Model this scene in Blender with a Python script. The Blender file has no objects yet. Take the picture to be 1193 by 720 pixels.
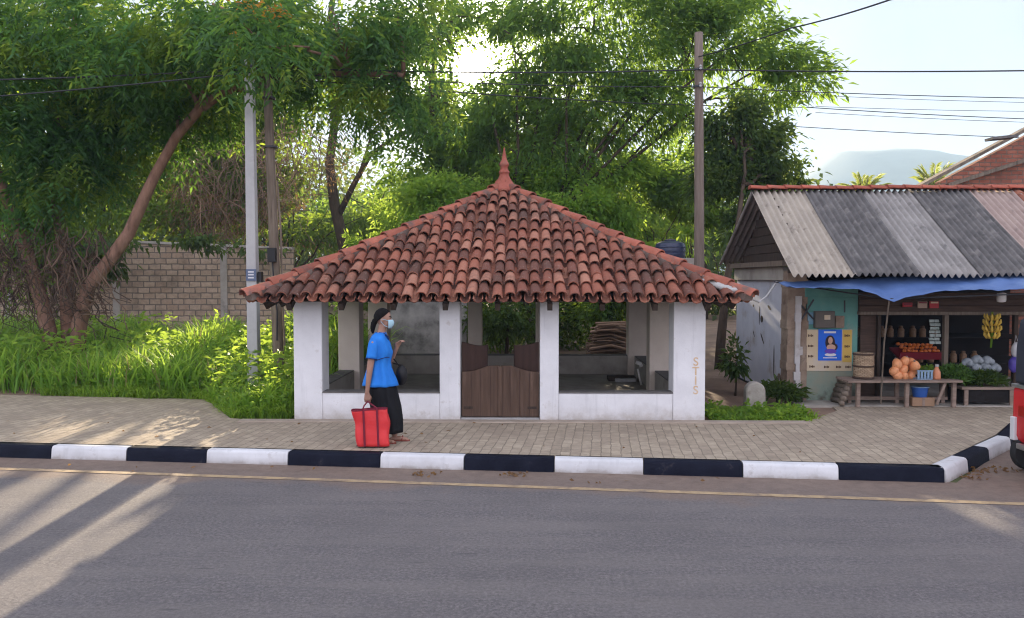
import bpy, bmesh, math, random
import numpy as np
from mathutils import Vector, Matrix, noise

random.seed(7); RNG = np.random.default_rng(11)
scene = bpy.context.scene
COL = scene.collection
R = math.radians

# ------------------------------------------------------------------ camera
F = 950.0; W0, H0 = 1193.0, 720.0
CAM = Vector((0, 0, 2.15))
PITCH, YAW = math.atan(37/F), math.atan(17.5/F)
cam = bpy.data.cameras.new('camera'); camo = bpy.data.objects.new('camera', cam); COL.objects.link(camo)
cam.sensor_width = 36; cam.lens = 36*F/W0; cam.clip_start = .1; cam.clip_end = 8000
camo.location = CAM; camo.rotation_euler = (math.pi/2-PITCH, 0, YAW)
scene.camera = camo
RM = camo.rotation_euler.to_matrix()
def ray(px, py): return RM @ Vector(((px-W0/2)/F, -(py-H0/2)/F, -1))
def at_y(px, py, Y):
    d = ray(px, py); return CAM + d*(Y/d.y)
def at_z(px, py, Z=.15):
    d = ray(px, py); return CAM + d*((Z-CAM.z)/d.z)
SUN = ray(548, 76).normalized()

# ------------------------------------------------------------------ objects
WL = {}
def setp(o, label=None, cat=None, group=None, kind=None):
    for k, v in (('label', label), ('category', cat), ('group', group), ('kind', kind)):
        if v: o[k] = v
    return o
def thing(name, label, cat, loc, group=None):
    o = bpy.data.objects.new(name, None); COL.objects.link(o); o.empty_display_size = .2
    o.location = loc; WL[o.name] = Vector(loc)
    return setp(o, label, cat, group)
def link_mesh(name, me, parent=None, origin=None):
    o = bpy.data.objects.new(name, me); COL.objects.link(o)
    if parent is not None:
        o.parent = parent; WL[o.name] = WL[parent.name].copy()
    else:
        o.location = origin or (0, 0, 0); WL[o.name] = Vector(origin or (0, 0, 0))
    return o
def copy_tree(o, parent=None):
    c = o.copy(); COL.objects.link(c); c.parent = parent
    if parent: c.matrix_parent_inverse = o.matrix_parent_inverse
    for ch in [x for x in o.children]: copy_tree(ch, c)
    return c

class MB:
    def __init__(s): s.v = []; s.f = []; s.m = []
    def add(s, vs, fs, mi=0):
        b = len(s.v); s.v += [tuple(p) for p in vs]
        s.f += [tuple(i+b for i in f) for f in fs]; s.m += [mi]*len(fs)
    def hexa(s, p, mi=0):
        s.add(p, [(0,3,2,1), (4,5,6,7), (0,1,5,4), (1,2,6,5), (2,3,7,6), (3,0,4,7)], mi)
    def bx(s, x0, x1, y0, y1, z0, z1, mi=0):
        s.hexa([(x0,y0,z0),(x1,y0,z0),(x1,y1,z0),(x0,y1,z0),(x0,y0,z1),(x1,y0,z1),(x1,y1,z1),(x0,y1,z1)], mi); return s
    def obx(s, c, size, rot=(0,0,0), mi=0):
        from mathutils import Euler
        m = Euler(rot).to_matrix(); c = Vector(c); a, b, d = [k/2 for k in size]
        s.hexa([c + m @ Vector(q) for q in ((-a,-b,-d),(a,-b,-d),(a,b,-d),(-a,b,-d),(-a,-b,d),(a,-b,d),(a,b,d),(-a,b,d))], mi); return s
    def bar(s, p, q, w, h, mi=0):
        p, q = Vector(p), Vector(q); d = (q-p).normalized()
        u = d.cross(Vector((0,0,1)));
        if u.length < 1e-3: u = Vector((1,0,0))
        u.normalize(); n = u.cross(d); u *= w/2; n *= h/2
        s.hexa([p-u-n, p+u-n, p+u+n, p-u+n, q-u-n, q+u-n, q+u+n, q-u+n], mi); return s
    def tube(s, pts, rad, n=8, mi=0, cap=True, rough=0):
        pts = [Vector(p) for p in pts]
        if not hasattr(rad, '__len__'): rad = [rad]*len(pts)
        vs = []; u = None
        for i, p in enumerate(pts):
            d = (pts[min(i+1, len(pts)-1)]-pts[max(i-1, 0)]).normalized()
            if u is None:
                u = d.orthogonal().normalized()
            u = (u - d*u.dot(d)).normalized(); w = d.cross(u)
            for k in range(n):
                a = 2*math.pi*k/n; r = rad[i]*(1+rough*(random.random()-.5))
                vs.append(p + (u*math.cos(a)+w*math.sin(a))*r)
        fs = [(i*n+k, i*n+(k+1)%n, (i+1)*n+(k+1)%n, (i+1)*n+k) for i in range(len(pts)-1) for k in range(n)]
        if cap: fs += [tuple(range(n-1, -1, -1)), tuple((len(pts)-1)*n+k for k in range(n))]
        s.add(vs, fs, mi); return s
    def lathe(s, prof, c, n=20, mi=0, sx=1, sy=1):
        c = Vector(c); vs = []
        for r, z in prof:
            for k in range(n):
                a = 2*math.pi*k/n; vs.append(c+Vector((r*math.cos(a)*sx, r*math.sin(a)*sy, z)))
        fs = [(i*n+k, i*n+(k+1)%n, (i+1)*n+(k+1)%n, (i+1)*n+k) for i in range(len(prof)-1) for k in range(n)]
        fs += [tuple(range(n-1, -1, -1)), tuple((len(prof)-1)*n+k for k in range(n))]
        s.add(vs, fs, mi); return s
    def loft(s, rings, n=24, mi=0, cap=True):
        """rings: (cx, cy, cz, rx, ry)"""
        vs = []
        for cx, cy, cz, rx, ry in rings:
            for k in range(n):
                a = 2*math.pi*k/n; vs.append((cx+rx*math.cos(a), cy+ry*math.sin(a), cz))
        fs = [(i*n+k, i*n+(k+1)%n, (i+1)*n+(k+1)%n, (i+1)*n+k) for i in range(len(rings)-1) for k in range(n)]
        if cap: fs += [tuple(range(n-1, -1, -1)), tuple((len(rings)-1)*n+k for k in range(n))]
        s.add(vs, fs, mi); return s
    def ball(s, c, r, n=10, mi=0, sq=(1,1,1)):
        c = Vector(c); vs = [c+Vector((0,0,-r*sq[2]))]; m = n//2
        for i in range(1, m):
            t = math.pi*i/m
            for k in range(n):
                a = 2*math.pi*k/n
                vs.append(c+Vector((r*math.sin(t)*math.cos(a)*sq[0], r*math.sin(t)*math.sin(a)*sq[1], -r*math.cos(t)*sq[2])))
        vs.append(c+Vector((0,0,r*sq[2]))); L = len(vs)-1
        fs = [(0, 1+(k+1)%n, 1+k) for k in range(n)]
        fs += [(1+i*n+k, 1+i*n+(k+1)%n, 1+(i+1)*n+(k+1)%n, 1+(i+1)*n+k) for i in range(m-2) for k in range(n)]
        fs += [(1+(m-2)*n+k, 1+(m-2)*n+(k+1)%n, L) for k in range(n)]
        s.add(vs, fs, mi); return s
    def prism(s, poly, z0, z1, mi=0):
        n = len(poly); vs = [(x, y, z0) for x, y in poly]+[(x, y, z1) for x, y in poly]
        fs = [tuple(range(n-1, -1, -1)), tuple(range(n, 2*n))]+[(k, (k+1)%n, n+(k+1)%n, n+k) for k in range(n)]
        s.add(vs, fs, mi); return s
    def extr(s, poly, y0, y1, mi=0):
        """xz outline pushed along y"""
        n = len(poly); vs = [(x, y0, z) for x, z in poly]+[(x, y1, z) for x, z in poly]
        fs = [tuple(range(n)), tuple(range(2*n-1, n-1, -1))]+[((k+1)%n, k, n+k, n+(k+1)%n) for k in range(n)]
        s.add(vs, fs, mi); return s
    def build(s, name, mats, parent=None, smooth=False, bevel=0, origin=None, fix=False):
        off = WL[parent.name] if parent is not None else Vector(origin or (0,0,0))
        me = bpy.data.meshes.new(name)
        me.from_pydata([tuple(Vector(p)-off) for p in s.v], [], s.f)
        if not isinstance(mats, (list, tuple)): mats = [mats]
        for m in mats: me.materials.append(m)
        if len(mats) > 1: me.polygons.foreach_set('material_index', s.m)
        if fix:
            b = bmesh.new(); b.from_mesh(me); bmesh.ops.recalc_face_normals(b, faces=b.faces); b.to_mesh(me); b.free()
        me.update()
        if smooth:
            me.polygons.foreach_set('use_smooth', [True]*len(me.polygons))
            if smooth != 'all': me.set_sharp_from_angle(angle=R(42))
        o = link_mesh(name, me, parent, origin)
        if bevel:
            md = o.modifiers.new('bevel', 'BEVEL'); md.width = bevel; md.segments = 2; md.limit_method = 'ANGLE'; md.angle_limit = R(40)
        return o

def grid_mesh(name, pts, mat, parent=None, smooth=True, thick=0, uvs=None):
    """pts: 2-D array of Vectors"""
    mb = MB(); n, m = len(pts), len(pts[0])
    mb.add([p for r in pts for p in r], [(i*m+j, i*m+j+1, (i+1)*m+j+1, (i+1)*m+j) for i in range(n-1) for j in range(m-1)])
    o = mb.build(name, mat, parent, smooth='all' if smooth else False)
    if thick:
        md = o.modifiers.new('thick', 'SOLIDIFY'); md.thickness = thick; md.offset = 0
    return o

# ------------------------------------------------------------------ materials
def nt(name):
    m = bpy.data.materials.new(name); m.use_nodes = True
    t = m.node_tree; t.nodes.clear()
    out = t.nodes.new('ShaderNodeOutputMaterial')
    return m, t, out
def N(t, kind, **kw):
    n = t.nodes.new('ShaderNode'+kind)
    for k, v in kw.items():
        if k in n.inputs: n.inputs[k].default_value = v
        else: setattr(n, k, v)
    return n
def rgba(c): return (c[0], c[1], c[2], 1)
def ramp(t, fac, cols, lo=.3, hi=.7):
    n = N(t, 'ValToRGB'); e = n.color_ramp.elements
    k = len(cols)
    e[0].position = lo; e[0].color = rgba(cols[0]); e[1].position = hi; e[1].color = rgba(cols[-1])
    for i in range(1, k-1):
        x = e.new(lo+(hi-lo)*i/(k-1)); x.color = rgba(cols[i])
    t.links.new(fac, n.inputs['Fac']); return n.outputs['Color']
def tnoise(t, vec, scale, detail=6, rough=.6, dist=0):
    n = N(t, 'TexNoise', Scale=scale, Detail=detail, Roughness=rough, Distortion=dist)
    t.links.new(vec, n.inputs['Vector']); return n.outputs['Fac']
def tmix(t, fac, a, b, mode='MIX'):
    n = N(t, 'Mix', data_type='RGBA', blend_type=mode)
    for s, v in ((n.inputs[0], fac), (n.inputs[6], a), (n.inputs[7], b)):
        if hasattr(v, 'links') or hasattr(v, 'is_output'): t.links.new(v, s)
        elif hasattr(v, '__len__'): s.default_value = rgba(v)
        else: s.default_value = v
    return n.outputs[2]
def tmath(t, op, a, b=0, clamp=False):
    n = N(t, 'Math', operation=op, use_clamp=clamp)
    for i, v in enumerate((a, b)):
        if hasattr(v, 'is_output'): t.links.new(v, n.inputs[i])
        else: n.inputs[i].default_value = v
    return n.outputs[0]
def finish(t, out, col, rough=.8, bump=None, bstr=.3, bdist=.01, spec=.3, metallic=0):
    p = N(t, 'BsdfPrincipled'); p.inputs['Roughness'].default_value = rough
    p.inputs['Specular IOR Level'].default_value = spec; p.inputs['Metallic'].default_value = metallic
    if hasattr(col, 'is_output'): t.links.new(col, p.inputs['Base Color'])
    else: p.inputs['Base Color'].default_value = rgba(col)
    if bump is not None:
        b = N(t, 'Bump', Strength=bstr, Distance=bdist); t.links.new(bump, b.inputs['Height']); t.links.new(b.outputs[0], p.inputs['Normal'])
    t.links.new(p.outputs[0], out.inputs['Surface']); return p
def mat(name, cols, scale=4, rough=.8, bump=.25, bscale=30, rnd=0, spec=.3, stain=None, stain_scale=1.5, stain_lo=.55, stain_hi=.75, metallic=0, stretch=None, lo=.3, hi=.7):
    m, t, out = nt(name)
    vec = N(t, 'TexCoord').outputs['Object']
    if stretch:
        mp = N(t, 'Mapping'); mp.inputs['Scale'].default_value = stretch; t.links.new(vec, mp.inputs['Vector']); vec = mp.outputs[0]
    c = ramp(t, tnoise(t, vec, scale), cols, lo, hi) if len(cols) > 1 else tmix(t, 0, cols[0], cols[0])
    if stain:
        f = ramp(t, tnoise(t, vec, stain_scale, 8, .65), [(0,0,0), (1,1,1)], stain_lo, stain_hi)
        c = tmix(t, f, c, stain)
    if rnd:
        isl = N(t, 'NewGeometry').outputs['Random Per Island']
        v = tmath(t, 'ADD', tmath(t, 'MULTIPLY', isl, 2*rnd), 1-rnd)
        cc = N(t, 'CombineXYZ')
        for i in range(3): t.links.new(v, cc.inputs[i])
        c = tmix(t, 1.0, c, cc.outputs[0], 'MULTIPLY')
    finish(t, out, c, rough, tnoise(t, vec, bscale, 8, .7) if bump else None, bump, .02, spec, metallic)
    return m
def leafmat(name, dark, light, trans, tf=.5, rough=.55):
    m, t, out = nt(name)
    isl = N(t, 'NewGeometry').outputs['Random Per Island']
    vec = N(t, 'TexCoord').outputs['Object']
    cl = tnoise(t, vec, 1.3, 3)
    f = tmath(t, 'ADD', tmath(t, 'MULTIPLY', isl, .45), tmath(t, 'MULTIPLY', tmath(t, 'SUBTRACT', cl, .25), 1.1))
    c = ramp(t, f, [dark, light], .2, .95)
    tc = tmix(t, f, tuple(k*.65 for k in trans), trans)
    p = N(t, 'BsdfPrincipled'); p.inputs['Roughness'].default_value = rough; p.inputs['Specular IOR Level'].default_value = .25
    t.links.new(c, p.inputs['Base Color'])
    tr = N(t, 'BsdfTranslucent'); t.links.new(tc, tr.inputs['Color'])
    mx = N(t, 'MixShader'); mx.inputs[0].default_value = tf
    t.links.new(p.outputs[0], mx.inputs[1]); t.links.new(tr.outputs[0], mx.inputs[2]); t.links.new(mx.outputs[0], out.inputs['Surface'])
    return m
WOB = .045
def brickmat(name, c1, c2, mortar, bw, bh, ms=.015, axes='xz', stain=None, bstr=.6, off=.5, rough=.9, rot=0, sc=1.2, lo=.5, hi=.72):
    m, t, out = nt(name)
    vec = N(t, 'TexCoord').outputs['Object']
    if rot:
        mp = N(t, 'Mapping'); mp.inputs['Rotation'].default_value = (0, 0, rot); t.links.new(vec, mp.inputs['Vector']); vec = mp.outputs[0]
    sp = N(t, 'SeparateXYZ'); t.links.new(vec, sp.inputs[0])
    cb = N(t, 'CombineXYZ'); t.links.new(sp.outputs['xyz'.index(axes[0])], cb.inputs[0]); t.links.new(sp.outputs['xyz'.index(axes[1])], cb.inputs[1])
    nz = N(t, 'TexNoise', Scale=6.0, Detail=3.0); t.links.new(vec, nz.inputs['Vector'])
    va = N(t, 'VectorMath', operation='MULTIPLY_ADD'); t.links.new(nz.outputs['Color'], va.inputs[0]); va.inputs[1].default_value = (WOB, WOB, 0); t.links.new(cb.outputs[0], va.inputs[2])
    b = N(t, 'TexBrick', Scale=1.0); b.offset = off
    for k, v in (('Color1', rgba(c1)), ('Color2', rgba(c2)), ('Mortar', rgba(mortar)), ('Brick Width', bw), ('Row Height', bh), ('Mortar Size', ms), ('Mortar Smooth', .3), ('Bias', 0.0)): b.inputs[k].default_value = v
    t.links.new(va.outputs[0], b.inputs['Vector'])
    c = b.outputs['Color']
    n2 = tnoise(t, vec, 9, 8, .7)
    c = tmix(t, .6, c, ramp(t, n2, [(.55,.55,.55), (1.3,1.3,1.3)], .3, .7), 'MULTIPLY')
    if stain:
        c = tmix(t, ramp(t, tnoise(t, vec, sc, 8, .65), [(0,0,0), (.85,.85,.85)], lo, hi), c, stain)
    h = tmath(t, 'ADD', tmath(t, 'MULTIPLY', b.outputs['Fac'], -1), tmath(t, 'MULTIPLY', n2, .7))
    finish(t, out, c, rough, h, bstr, .015, .2)
    return m

M = {}
M['white'] = mat('white_limewash', [(.70,.70,.70), (.80,.80,.80)], 2.5, .9, .15, 40, stain=(.52,.50,.46), stain_scale=1.3, stain_lo=.60, stain_hi=.82)
def plaster(name, c0, c1, dirt, band=.24, amp=.45):
    m, t, out = nt(name)
    vec = N(t, 'TexCoord').outputs['Object']
    c = ramp(t, tnoise(t, vec, 2.5), [c0, c1])
    mp = N(t, 'Mapping'); mp.inputs['Scale'].default_value = (7, 7, .55); t.links.new(vec, mp.inputs['Vector'])
    drip = ramp(t, tnoise(t, mp.outputs[0], 1.4, 6, .65), [(0,0,0), (.55,.55,.55)], .55, .78)
    c = tmix(t, drip, c, tuple(k*.72 for k in c0))
    c = tmix(t, ramp(t, tnoise(t, vec, 5, 8, .7), [(0,0,0), (.6,.6,.6)], .60, .74), c, dirt)
    # mud splashed up from the paving: a ragged band at the foot
    sp = N(t, 'SeparateXYZ'); t.links.new(vec, sp.inputs[0])
    h = tmath(t, 'ADD', sp.outputs[2], tmath(t, 'MULTIPLY', tmath(t, 'SUBTRACT', tnoise(t, vec, 4, 6, .7), .5), -amp))
    c = tmix(t, ramp(t, h, [(.75,.75,.75), (.25,.25,.25), (0,0,0)], -.02, band), c, dirt)
    hb = tmath(t, 'ADD', tnoise(t, vec, 3, 4, .5), tmath(t, 'MULTIPLY', tnoise(t, vec, 40, 8, .7), .35))
    finish(t, out, c, .9, hb, .35, .02, .2); return m
M['white'] = plaster('white_limewash', (.66,.66,.66), (.79,.79,.79), (.40,.355,.30))
M['cement'] = mat('old_cement', [(.30,.275,.235), (.42,.39,.34)], 3, .9, .35, 40, stain=(.19,.17,.145), stain_scale=2.2)
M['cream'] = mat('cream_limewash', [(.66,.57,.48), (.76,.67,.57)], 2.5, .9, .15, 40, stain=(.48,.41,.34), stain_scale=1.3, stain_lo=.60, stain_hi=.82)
M['sill'] = mat('dark_cement_sill', [(.10,.095,.09), (.17,.16,.145)], 6, .85, .3, 50)
M['concrete'] = mat('pale_concrete', [(.36,.36,.35), (.46,.455,.44)], 3, .85, .2, 60, stain=(.27,.265,.25), stain_scale=3)
M['mottled'] = mat('mottled_old_plaster', [(.10,.095,.085), (.26,.25,.23), (.38,.36,.33)], 2.2, .95, .4, 25, stain=(.06,.055,.045), stain_scale=3.5)
M['wood_grey'] = mat('weathered_wood', [(.13,.10,.075), (.24,.195,.15)], 3, .9, .5, 30, stretch=(8, 8, .6), stain=(.07,.055,.04), stain_scale=1)
M['wood_pole'] = mat('brown_wooden_pole', [(.15,.115,.09), (.24,.19,.155)], 3, .9, .5, 30, stretch=(8, 8, .6))
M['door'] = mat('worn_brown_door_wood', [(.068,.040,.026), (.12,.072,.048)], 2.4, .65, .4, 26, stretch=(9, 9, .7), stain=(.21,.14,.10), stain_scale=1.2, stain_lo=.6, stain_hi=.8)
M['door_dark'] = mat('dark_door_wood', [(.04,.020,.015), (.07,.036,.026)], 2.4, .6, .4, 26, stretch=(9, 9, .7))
M['wood_dark'] = mat('dark_old_timber', [(.03,.022,.017), (.075,.052,.038)], 3, .85, .4, 30, stretch=(6, 6, 1))
M['plank'] = mat('brown_boards', [(.055,.035,.026), (.11,.07,.05)], 3, .8, .4, 30, stretch=(1, 5, 9))
M['bench'] = mat('worn_bench_wood', [(.18,.13,.10), (.33,.25,.20)], 3, .85, .4, 30, stretch=(1, 6, 6))
M['hip'] = mat('hip_tile_clay', [(.29,.085,.052), (.40,.135,.085)], 5, .8, .3, 40, rnd=.25, stain=(.14,.09,.075), stain_scale=4, stain_lo=.50, stain_hi=.66)
M['finial'] = mat('finial_clay', [(.27,.075,.05), (.38,.12,.08)], 9, .8, .25, 60, stain=(.20,.12,.09), stain_scale=4)
M['mortar'] = mat('weathered_mortar', [(.12,.085,.07), (.22,.17,.14)], 6, .95, .5, 30)
M['cement_patch'] = mat('pale_cement_patch', [(.36,.35,.33), (.48,.47,.45)], 6, .95, .4, 30)
M['bark'] = mat('reddish_brown_bark', [(.17,.09,.062), (.31,.18,.125)], 3, .95, .7, 14, stretch=(3, 3, 1), stain=(.055,.035,.025), stain_scale=1.6)
M['bark_dark'] = mat('dark_bark', [(.045,.032,.022), (.10,.072,.05)], 3, .95, .7, 14, stretch=(4, 4, 1))
M['vine'] = mat('dry_vine', [(.14,.09,.06), (.30,.20,.13)], 2, .95, .2, 14, rnd=.5)
M['root'] = mat('dark_root_bark', [(.06,.04,.028), (.15,.095,.065)], 2, .95, .2, 14, rnd=.5)
M['dryleaf'] = leafmat('dry_brown_leaf', (.14,.075,.04), (.30,.18,.08), (.42,.25,.09), .4)
M['leaf_feather'] = leafmat('feathery_green_leaf', (.008,.035,.016), (.10,.24,.07), (.30,.54,.07), .46)
M['leaf_feather_yellow'] = leafmat('yellow_feathery_leaf', (.02,.06,.014), (.18,.30,.05), (.52,.68,.08), .52)
M['leaf_back'] = leafmat('dark_green_leaf', (.008,.030,.010), (.085,.17,.03), (.42,.58,.06), .48)
M['leaf_bamboo'] = leafmat('olive_green_leaf', (.013,.045,.012), (.11,.215,.045), (.40,.60,.08), .52)
M['leaf_lime'] = leafmat('lime_green_leaf', (.06,.15,.02), (.18,.32,.045), (.56,.76,.10), .6)
M['leaf_right'] = leafmat('mid_green_leaf', (.012,.035,.010), (.075,.14,.03), (.26,.36,.06), .46)
M['leaf_far'] = leafmat('far_green_leaf', (.03,.065,.025), (.09,.14,.05), (.30,.38,.08), .45)
M['leaf_palm'] = leafmat('palm_frond_green', (.08,.14,.03), (.22,.29,.07), (.62,.68,.14), .55, .4)
M['grass'] = leafmat('tall_grass_blade', (.05,.15,.025), (.22,.40,.055), (.60,.86,.11), .5, .5)
M['verge'] = leafmat('bright_verge_grass', (.10,.21,.03), (.24,.40,.05), (.55,.75,.09), .55, .5)
M['straw'] = leafmat('dry_straw', (.28,.22,.10), (.45,.36,.18), (.5,.4,.2), .4)
M['orange_leaf'] = leafmat('orange_flower', (.45,.16,.02), (.70,.32,.04), (.85,.42,.05), .5)
M['black'] = mat('black_plastic', [(.02,.02,.022)], 1, .5, 0)
M['wire'] = mat('power_cable', [(.03,.03,.032)], 1, .6, 0)

# roof tile clay: every tile its own tone, soot and lichen on top
def tilemat():
    m, t, out = nt('old_clay_roof_tile')
    isl = N(t, 'NewGeometry').outputs['Random Per Island']
    vec = N(t, 'TexCoord').outputs['Object']
    c = ramp(t, isl, [(.12,.055,.040), (.23,.082,.052), (.33,.120,.074), (.40,.19,.125)], .0, 1.0)
    n1 = tnoise(t, vec, 1.1, 6, .6); n2 = tnoise(t, vec, 14, 8, .75)
    c = tmix(t, ramp(t, tmath(t, 'ADD', tmath(t, 'MULTIPLY', n1, .7), tmath(t, 'MULTIPLY', n2, .5)), [(0,0,0), (.7,.7,.7)], .57, .78), c, (.075,.054,.042))
    c = tmix(t, ramp(t, tnoise(t, vec, 22, 6, .7), [(0,0,0), (.55,.55,.55)], .58, .70), c, (.42,.33,.26))
    finish(t, out, c, .85, n2, .5, .012, .25)
    return m
M['tile'] = tilemat()
M['tile_plain'] = mat('red_clay_ridge_tile', [(.30,.07,.045), (.42,.12,.07)], 6, .8, .3, 40, rnd=.2, stain=(.16,.07,.05), stain_scale=3)
M['block_wall'] = brickmat('cabook_block_wall', (.36,.265,.185), (.46,.355,.255), (.18,.15,.12), .36, .185, .02, 'xz', stain=(.14,.115,.085), bstr=.7, lo=.50, hi=.74)
M['brick_red'] = brickmat('rough_red_brick', (.30,.10,.065), (.42,.17,.11), (.20,.13,.10), .22, .085, .014, 'xz', stain=(.16,.075,.055), bstr=.7)
EXPOSURE = 1.95; SKY_STRENGTH = .078; SUN_STRENGTH = 5.0; HAZE = .0008
BACK_FILL = .82; CLOUD_FILL_COL = (7.8, 7.6, 8.9); SKY_CAP = (2.6, 3.15, 4.8); SKY_DUST = .6
# ------------------------------------------------------------------ setting: ground, road, pavement, kerb, hill
def plane(name, poly, z, m):
    mb = MB(); mb.add([(x, y, z) for x, y in poly], [tuple(range(len(poly)))])
    return setp(mb.build(name, m), kind='structure')
M['soil'] = mat('reddish_soil', [(.16,.105,.075), (.27,.185,.13)], 1.2, .95, .5, 18, stain=(.09,.07,.045), stain_scale=.7)
M['field'] = mat('distant_ground', [(.05,.075,.025), (.12,.12,.05)], .15, .95, .3, 4)
plane('ground', [(-3000, -300), (3000, -300), (3000, 3000), (-3000, 3000)], -.012, M['field'])

K0 = Vector((-6.17, 9.55)); K1 = Vector((4.38, 8.56)); KD = (K1-K0).normalized(); KN = Vector((-KD.y, KD.x))
KA = math.atan2(KD.y, KD.x)
def kl(x): return K0.y + (x-K0.x)*KD.y/KD.x
def roadmat():
    m, t, out = nt('worn_asphalt')
    vec = N(t, 'TexCoord').outputs['Object']
    fine = tnoise(t, vec, 90, 8, .75); mid = tnoise(t, vec, 7, 8, .7); big = tnoise(t, vec, .8, 6, .6)
    mp = N(t, 'Mapping'); mp.inputs['Rotation'].default_value = (0, 0, -KA); mp.inputs['Scale'].default_value = (.25, 2.2, 1); t.links.new(vec, mp.inputs['Vector'])
    streak = tnoise(t, mp.outputs[0], 1.6, 5, .6)
    agg = tnoise(t, vec, 34, 6, .8)
    c = ramp(t, agg, [(.072,.064,.062), (.158,.142,.137), (.275,.248,.235)], .32, .68)
    c = tmix(t, ramp(t, fine, [(.5,.5,.5), (0,0,0)], .36, .52), c, (.05,.047,.048))
    c = tmix(t, ramp(t, mid, [(0,0,0), (.5,.5,.5)], .46, .66), c, (.112,.105,.108))
    c = tmix(t, ramp(t, streak, [(0,0,0), (.45,.45,.45)], .42, .68), c, (.205,.183,.167))
    c = tmix(t, ramp(t, big, [(0,0,0), (.3,.3,.3)], .45, .65), c, (.10,.09,.088))
    mp2 = N(t, 'Mapping'); mp2.inputs['Rotation'].default_value = (0, 0, -KA); mp2.inputs['Scale'].default_value = (.9, 5, 1); t.links.new(vec, mp2.inputs['Vector'])
    c = tmix(t, ramp(t, tnoise(t, mp2.outputs[0], 3.2, 3, .5), [(0,0,0), (.4,.4,.4)], .66, .74), c, (.045,.042,.043))
    # dust blown along the kerb: mixes with distance from the kerb line
    sp = N(t, 'SeparateXYZ'); t.links.new(vec, sp.inputs[0])
    d = tmath(t, 'SUBTRACT', K0.y, tmath(t, 'ADD', sp.outputs[1], tmath(t, 'MULTIPLY', tmath(t, 'SUBTRACT', sp.outputs[0], K0.x), -KD.y/KD.x)))
    d = tmath(t, 'ADD', d, tmath(t, 'MULTIPLY', tmath(t, 'SUBTRACT', big, .5), 1.6))
    f = ramp(t, d, [(.85,.85,.85), (.62,.62,.62), (.0,.0,.0)], .02, 1.45)
    dust = ramp(t, mid, [(.165,.115,.085), (.245,.178,.133)], .35, .65)
    c = tmix(t, f, c, dust)
    c = tmix(t, ramp(t, tnoise(t, vec, 2.3, 4, .5), [(0,0,0), (.55,.55,.55)], .70, .78), c, (.07,.068,.07))
    finish(t, out, c, .78, agg, .6, .015, .3)
    return m
M['road'] = roadmat()
plane('road', [(-120, kl(-120)+.02), (-120, -9), (120, -9), (120, 11.3), (6.9, 11.3), (4.5, 8.55), (4.38, 8.575)], 0, M['road'])
M['line'] = mat('faded_yellow_line', [(.36,.255,.14), (.46,.34,.20)], 9, .8, .3, 80, stain=(.21,.16,.12), stain_scale=5, stain_lo=.46, stain_hi=.66)
a, b = Vector((-5.79, 8.96)), Vector((4.72, 7.74)); d = (b-a).normalized(); n_ = Vector((-d.y, d.x))*.05
plane('road_line', [tuple(a-d*40-n_), tuple(b+d*40-n_), tuple(b+d*40+n_), tuple(a-d*40+n_)], .004, M['line'])

# pavement slab
pv = [at_z(240,465), at_z(268,487)]
KC = [Vector((4.38, 8.56)), Vector((6.06, 10.27)), Vector((6.75, 11.15))]
M['paver'] = brickmat('worn_block_paving', (.33,.27,.20), (.41,.34,.25), (.23,.19,.14), .23, .115, .007, 'yx', stain=(.26,.21,.16), bstr=.5, rot=-KA, off=.5)
poly = [(-120, kl(-120)+.12), (K0.x, K0.y+.12), (4.30, 8.70), (5.95, 10.36), (6.63, 11.26), (6.7, 11.27), (30, 11.27), (30, 13.0), (4.8, 13.0), (4.66, 12.26), (3.88, 11.33), (-3.9, 11.33), (pv[1].x, pv[1].y), (pv[0].x, pv[0].y), (-9.2, 13.7), (-40, 15), (-120, 22)]
mb = MB(); mb.prism(poly, -.01, .15); setp(mb.build('pavement', M['paver']), kind='structure')
# concrete edging strip along the foot of the rest house
mb = MB(); mb.bx(-4.0, 3.85, 11.12, 11.30, .1, .168); setp(mb.build('pavement_edging', M['cement_strip'] if 'cement_strip' in M else mat('edging_cement', [(.30,.245,.19), (.42,.35,.28)], 4, .9, .3, 30), bevel=.006), kind='structure')

# kerb: painted blocks
M['kerb_black'] = mat('worn_black_kerb_paint', [(.003,.004,.011), (.009,.011,.022)], 4, .7, .3, 40, spec=.12, stain=(.08,.07,.065), stain_scale=4, stain_lo=.62, stain_hi=.78)
M['kerb_white'] = plaster('worn_white_kerb_paint', (.52,.52,.52), (.66,.66,.66), (.27,.235,.20), .09, .16)
mb = MB()
def kerb_run(p, q, mi, h=.15, w=.16):
    p, q = Vector(p), Vector(q); d = (q-p).normalized(); n = Vector((-d.y, d.x)); g = d*.006
    p, q = p+g, q-g
    j = random.uniform(-.006, .006)
    o = n*j
    # slightly battered face with a rounded arris
    prof = [(0-.02, -.01), (-.006, h-.03), (.012, h-.006), (.035, h), (w, h), (w, -.01)]
    vs = [Vector((*(e+n*u+o), z)) for e in (p, q) for u, z in prof]
    k = len(prof)
    mb.add(vs, [(i, i+1, k+i+1, k+i) for i in range(k-1)]+[tuple(range(k-1, -1, -1)), tuple(range(k, 2*k))], mi)
bounds = [50, 140, 235, 332, 441, 540, 646, 751, 867, 979]
xs = []
for bx in bounds:
    py = 522+bx*(23/1050); xs.append(at_z(bx, py).x)
xs = [xs[0]-1.05*i for i in range(30, 0, -1)] + xs
col = [(i+30) % 2 for i in range(len(xs))]   # alternate; 979..corner is black
pts = [Vector((x, kl(x))) for x in xs]+[KC[0]]
for i in range(len(pts)-1):
    kerb_run(pts[i], pts[i+1], 0 if (len(pts)-2-i) % 2 == 0 else 1)
c0, c1 = KC[0], KC[1]
s_ = [0, .30, .62, 1.0]
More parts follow.
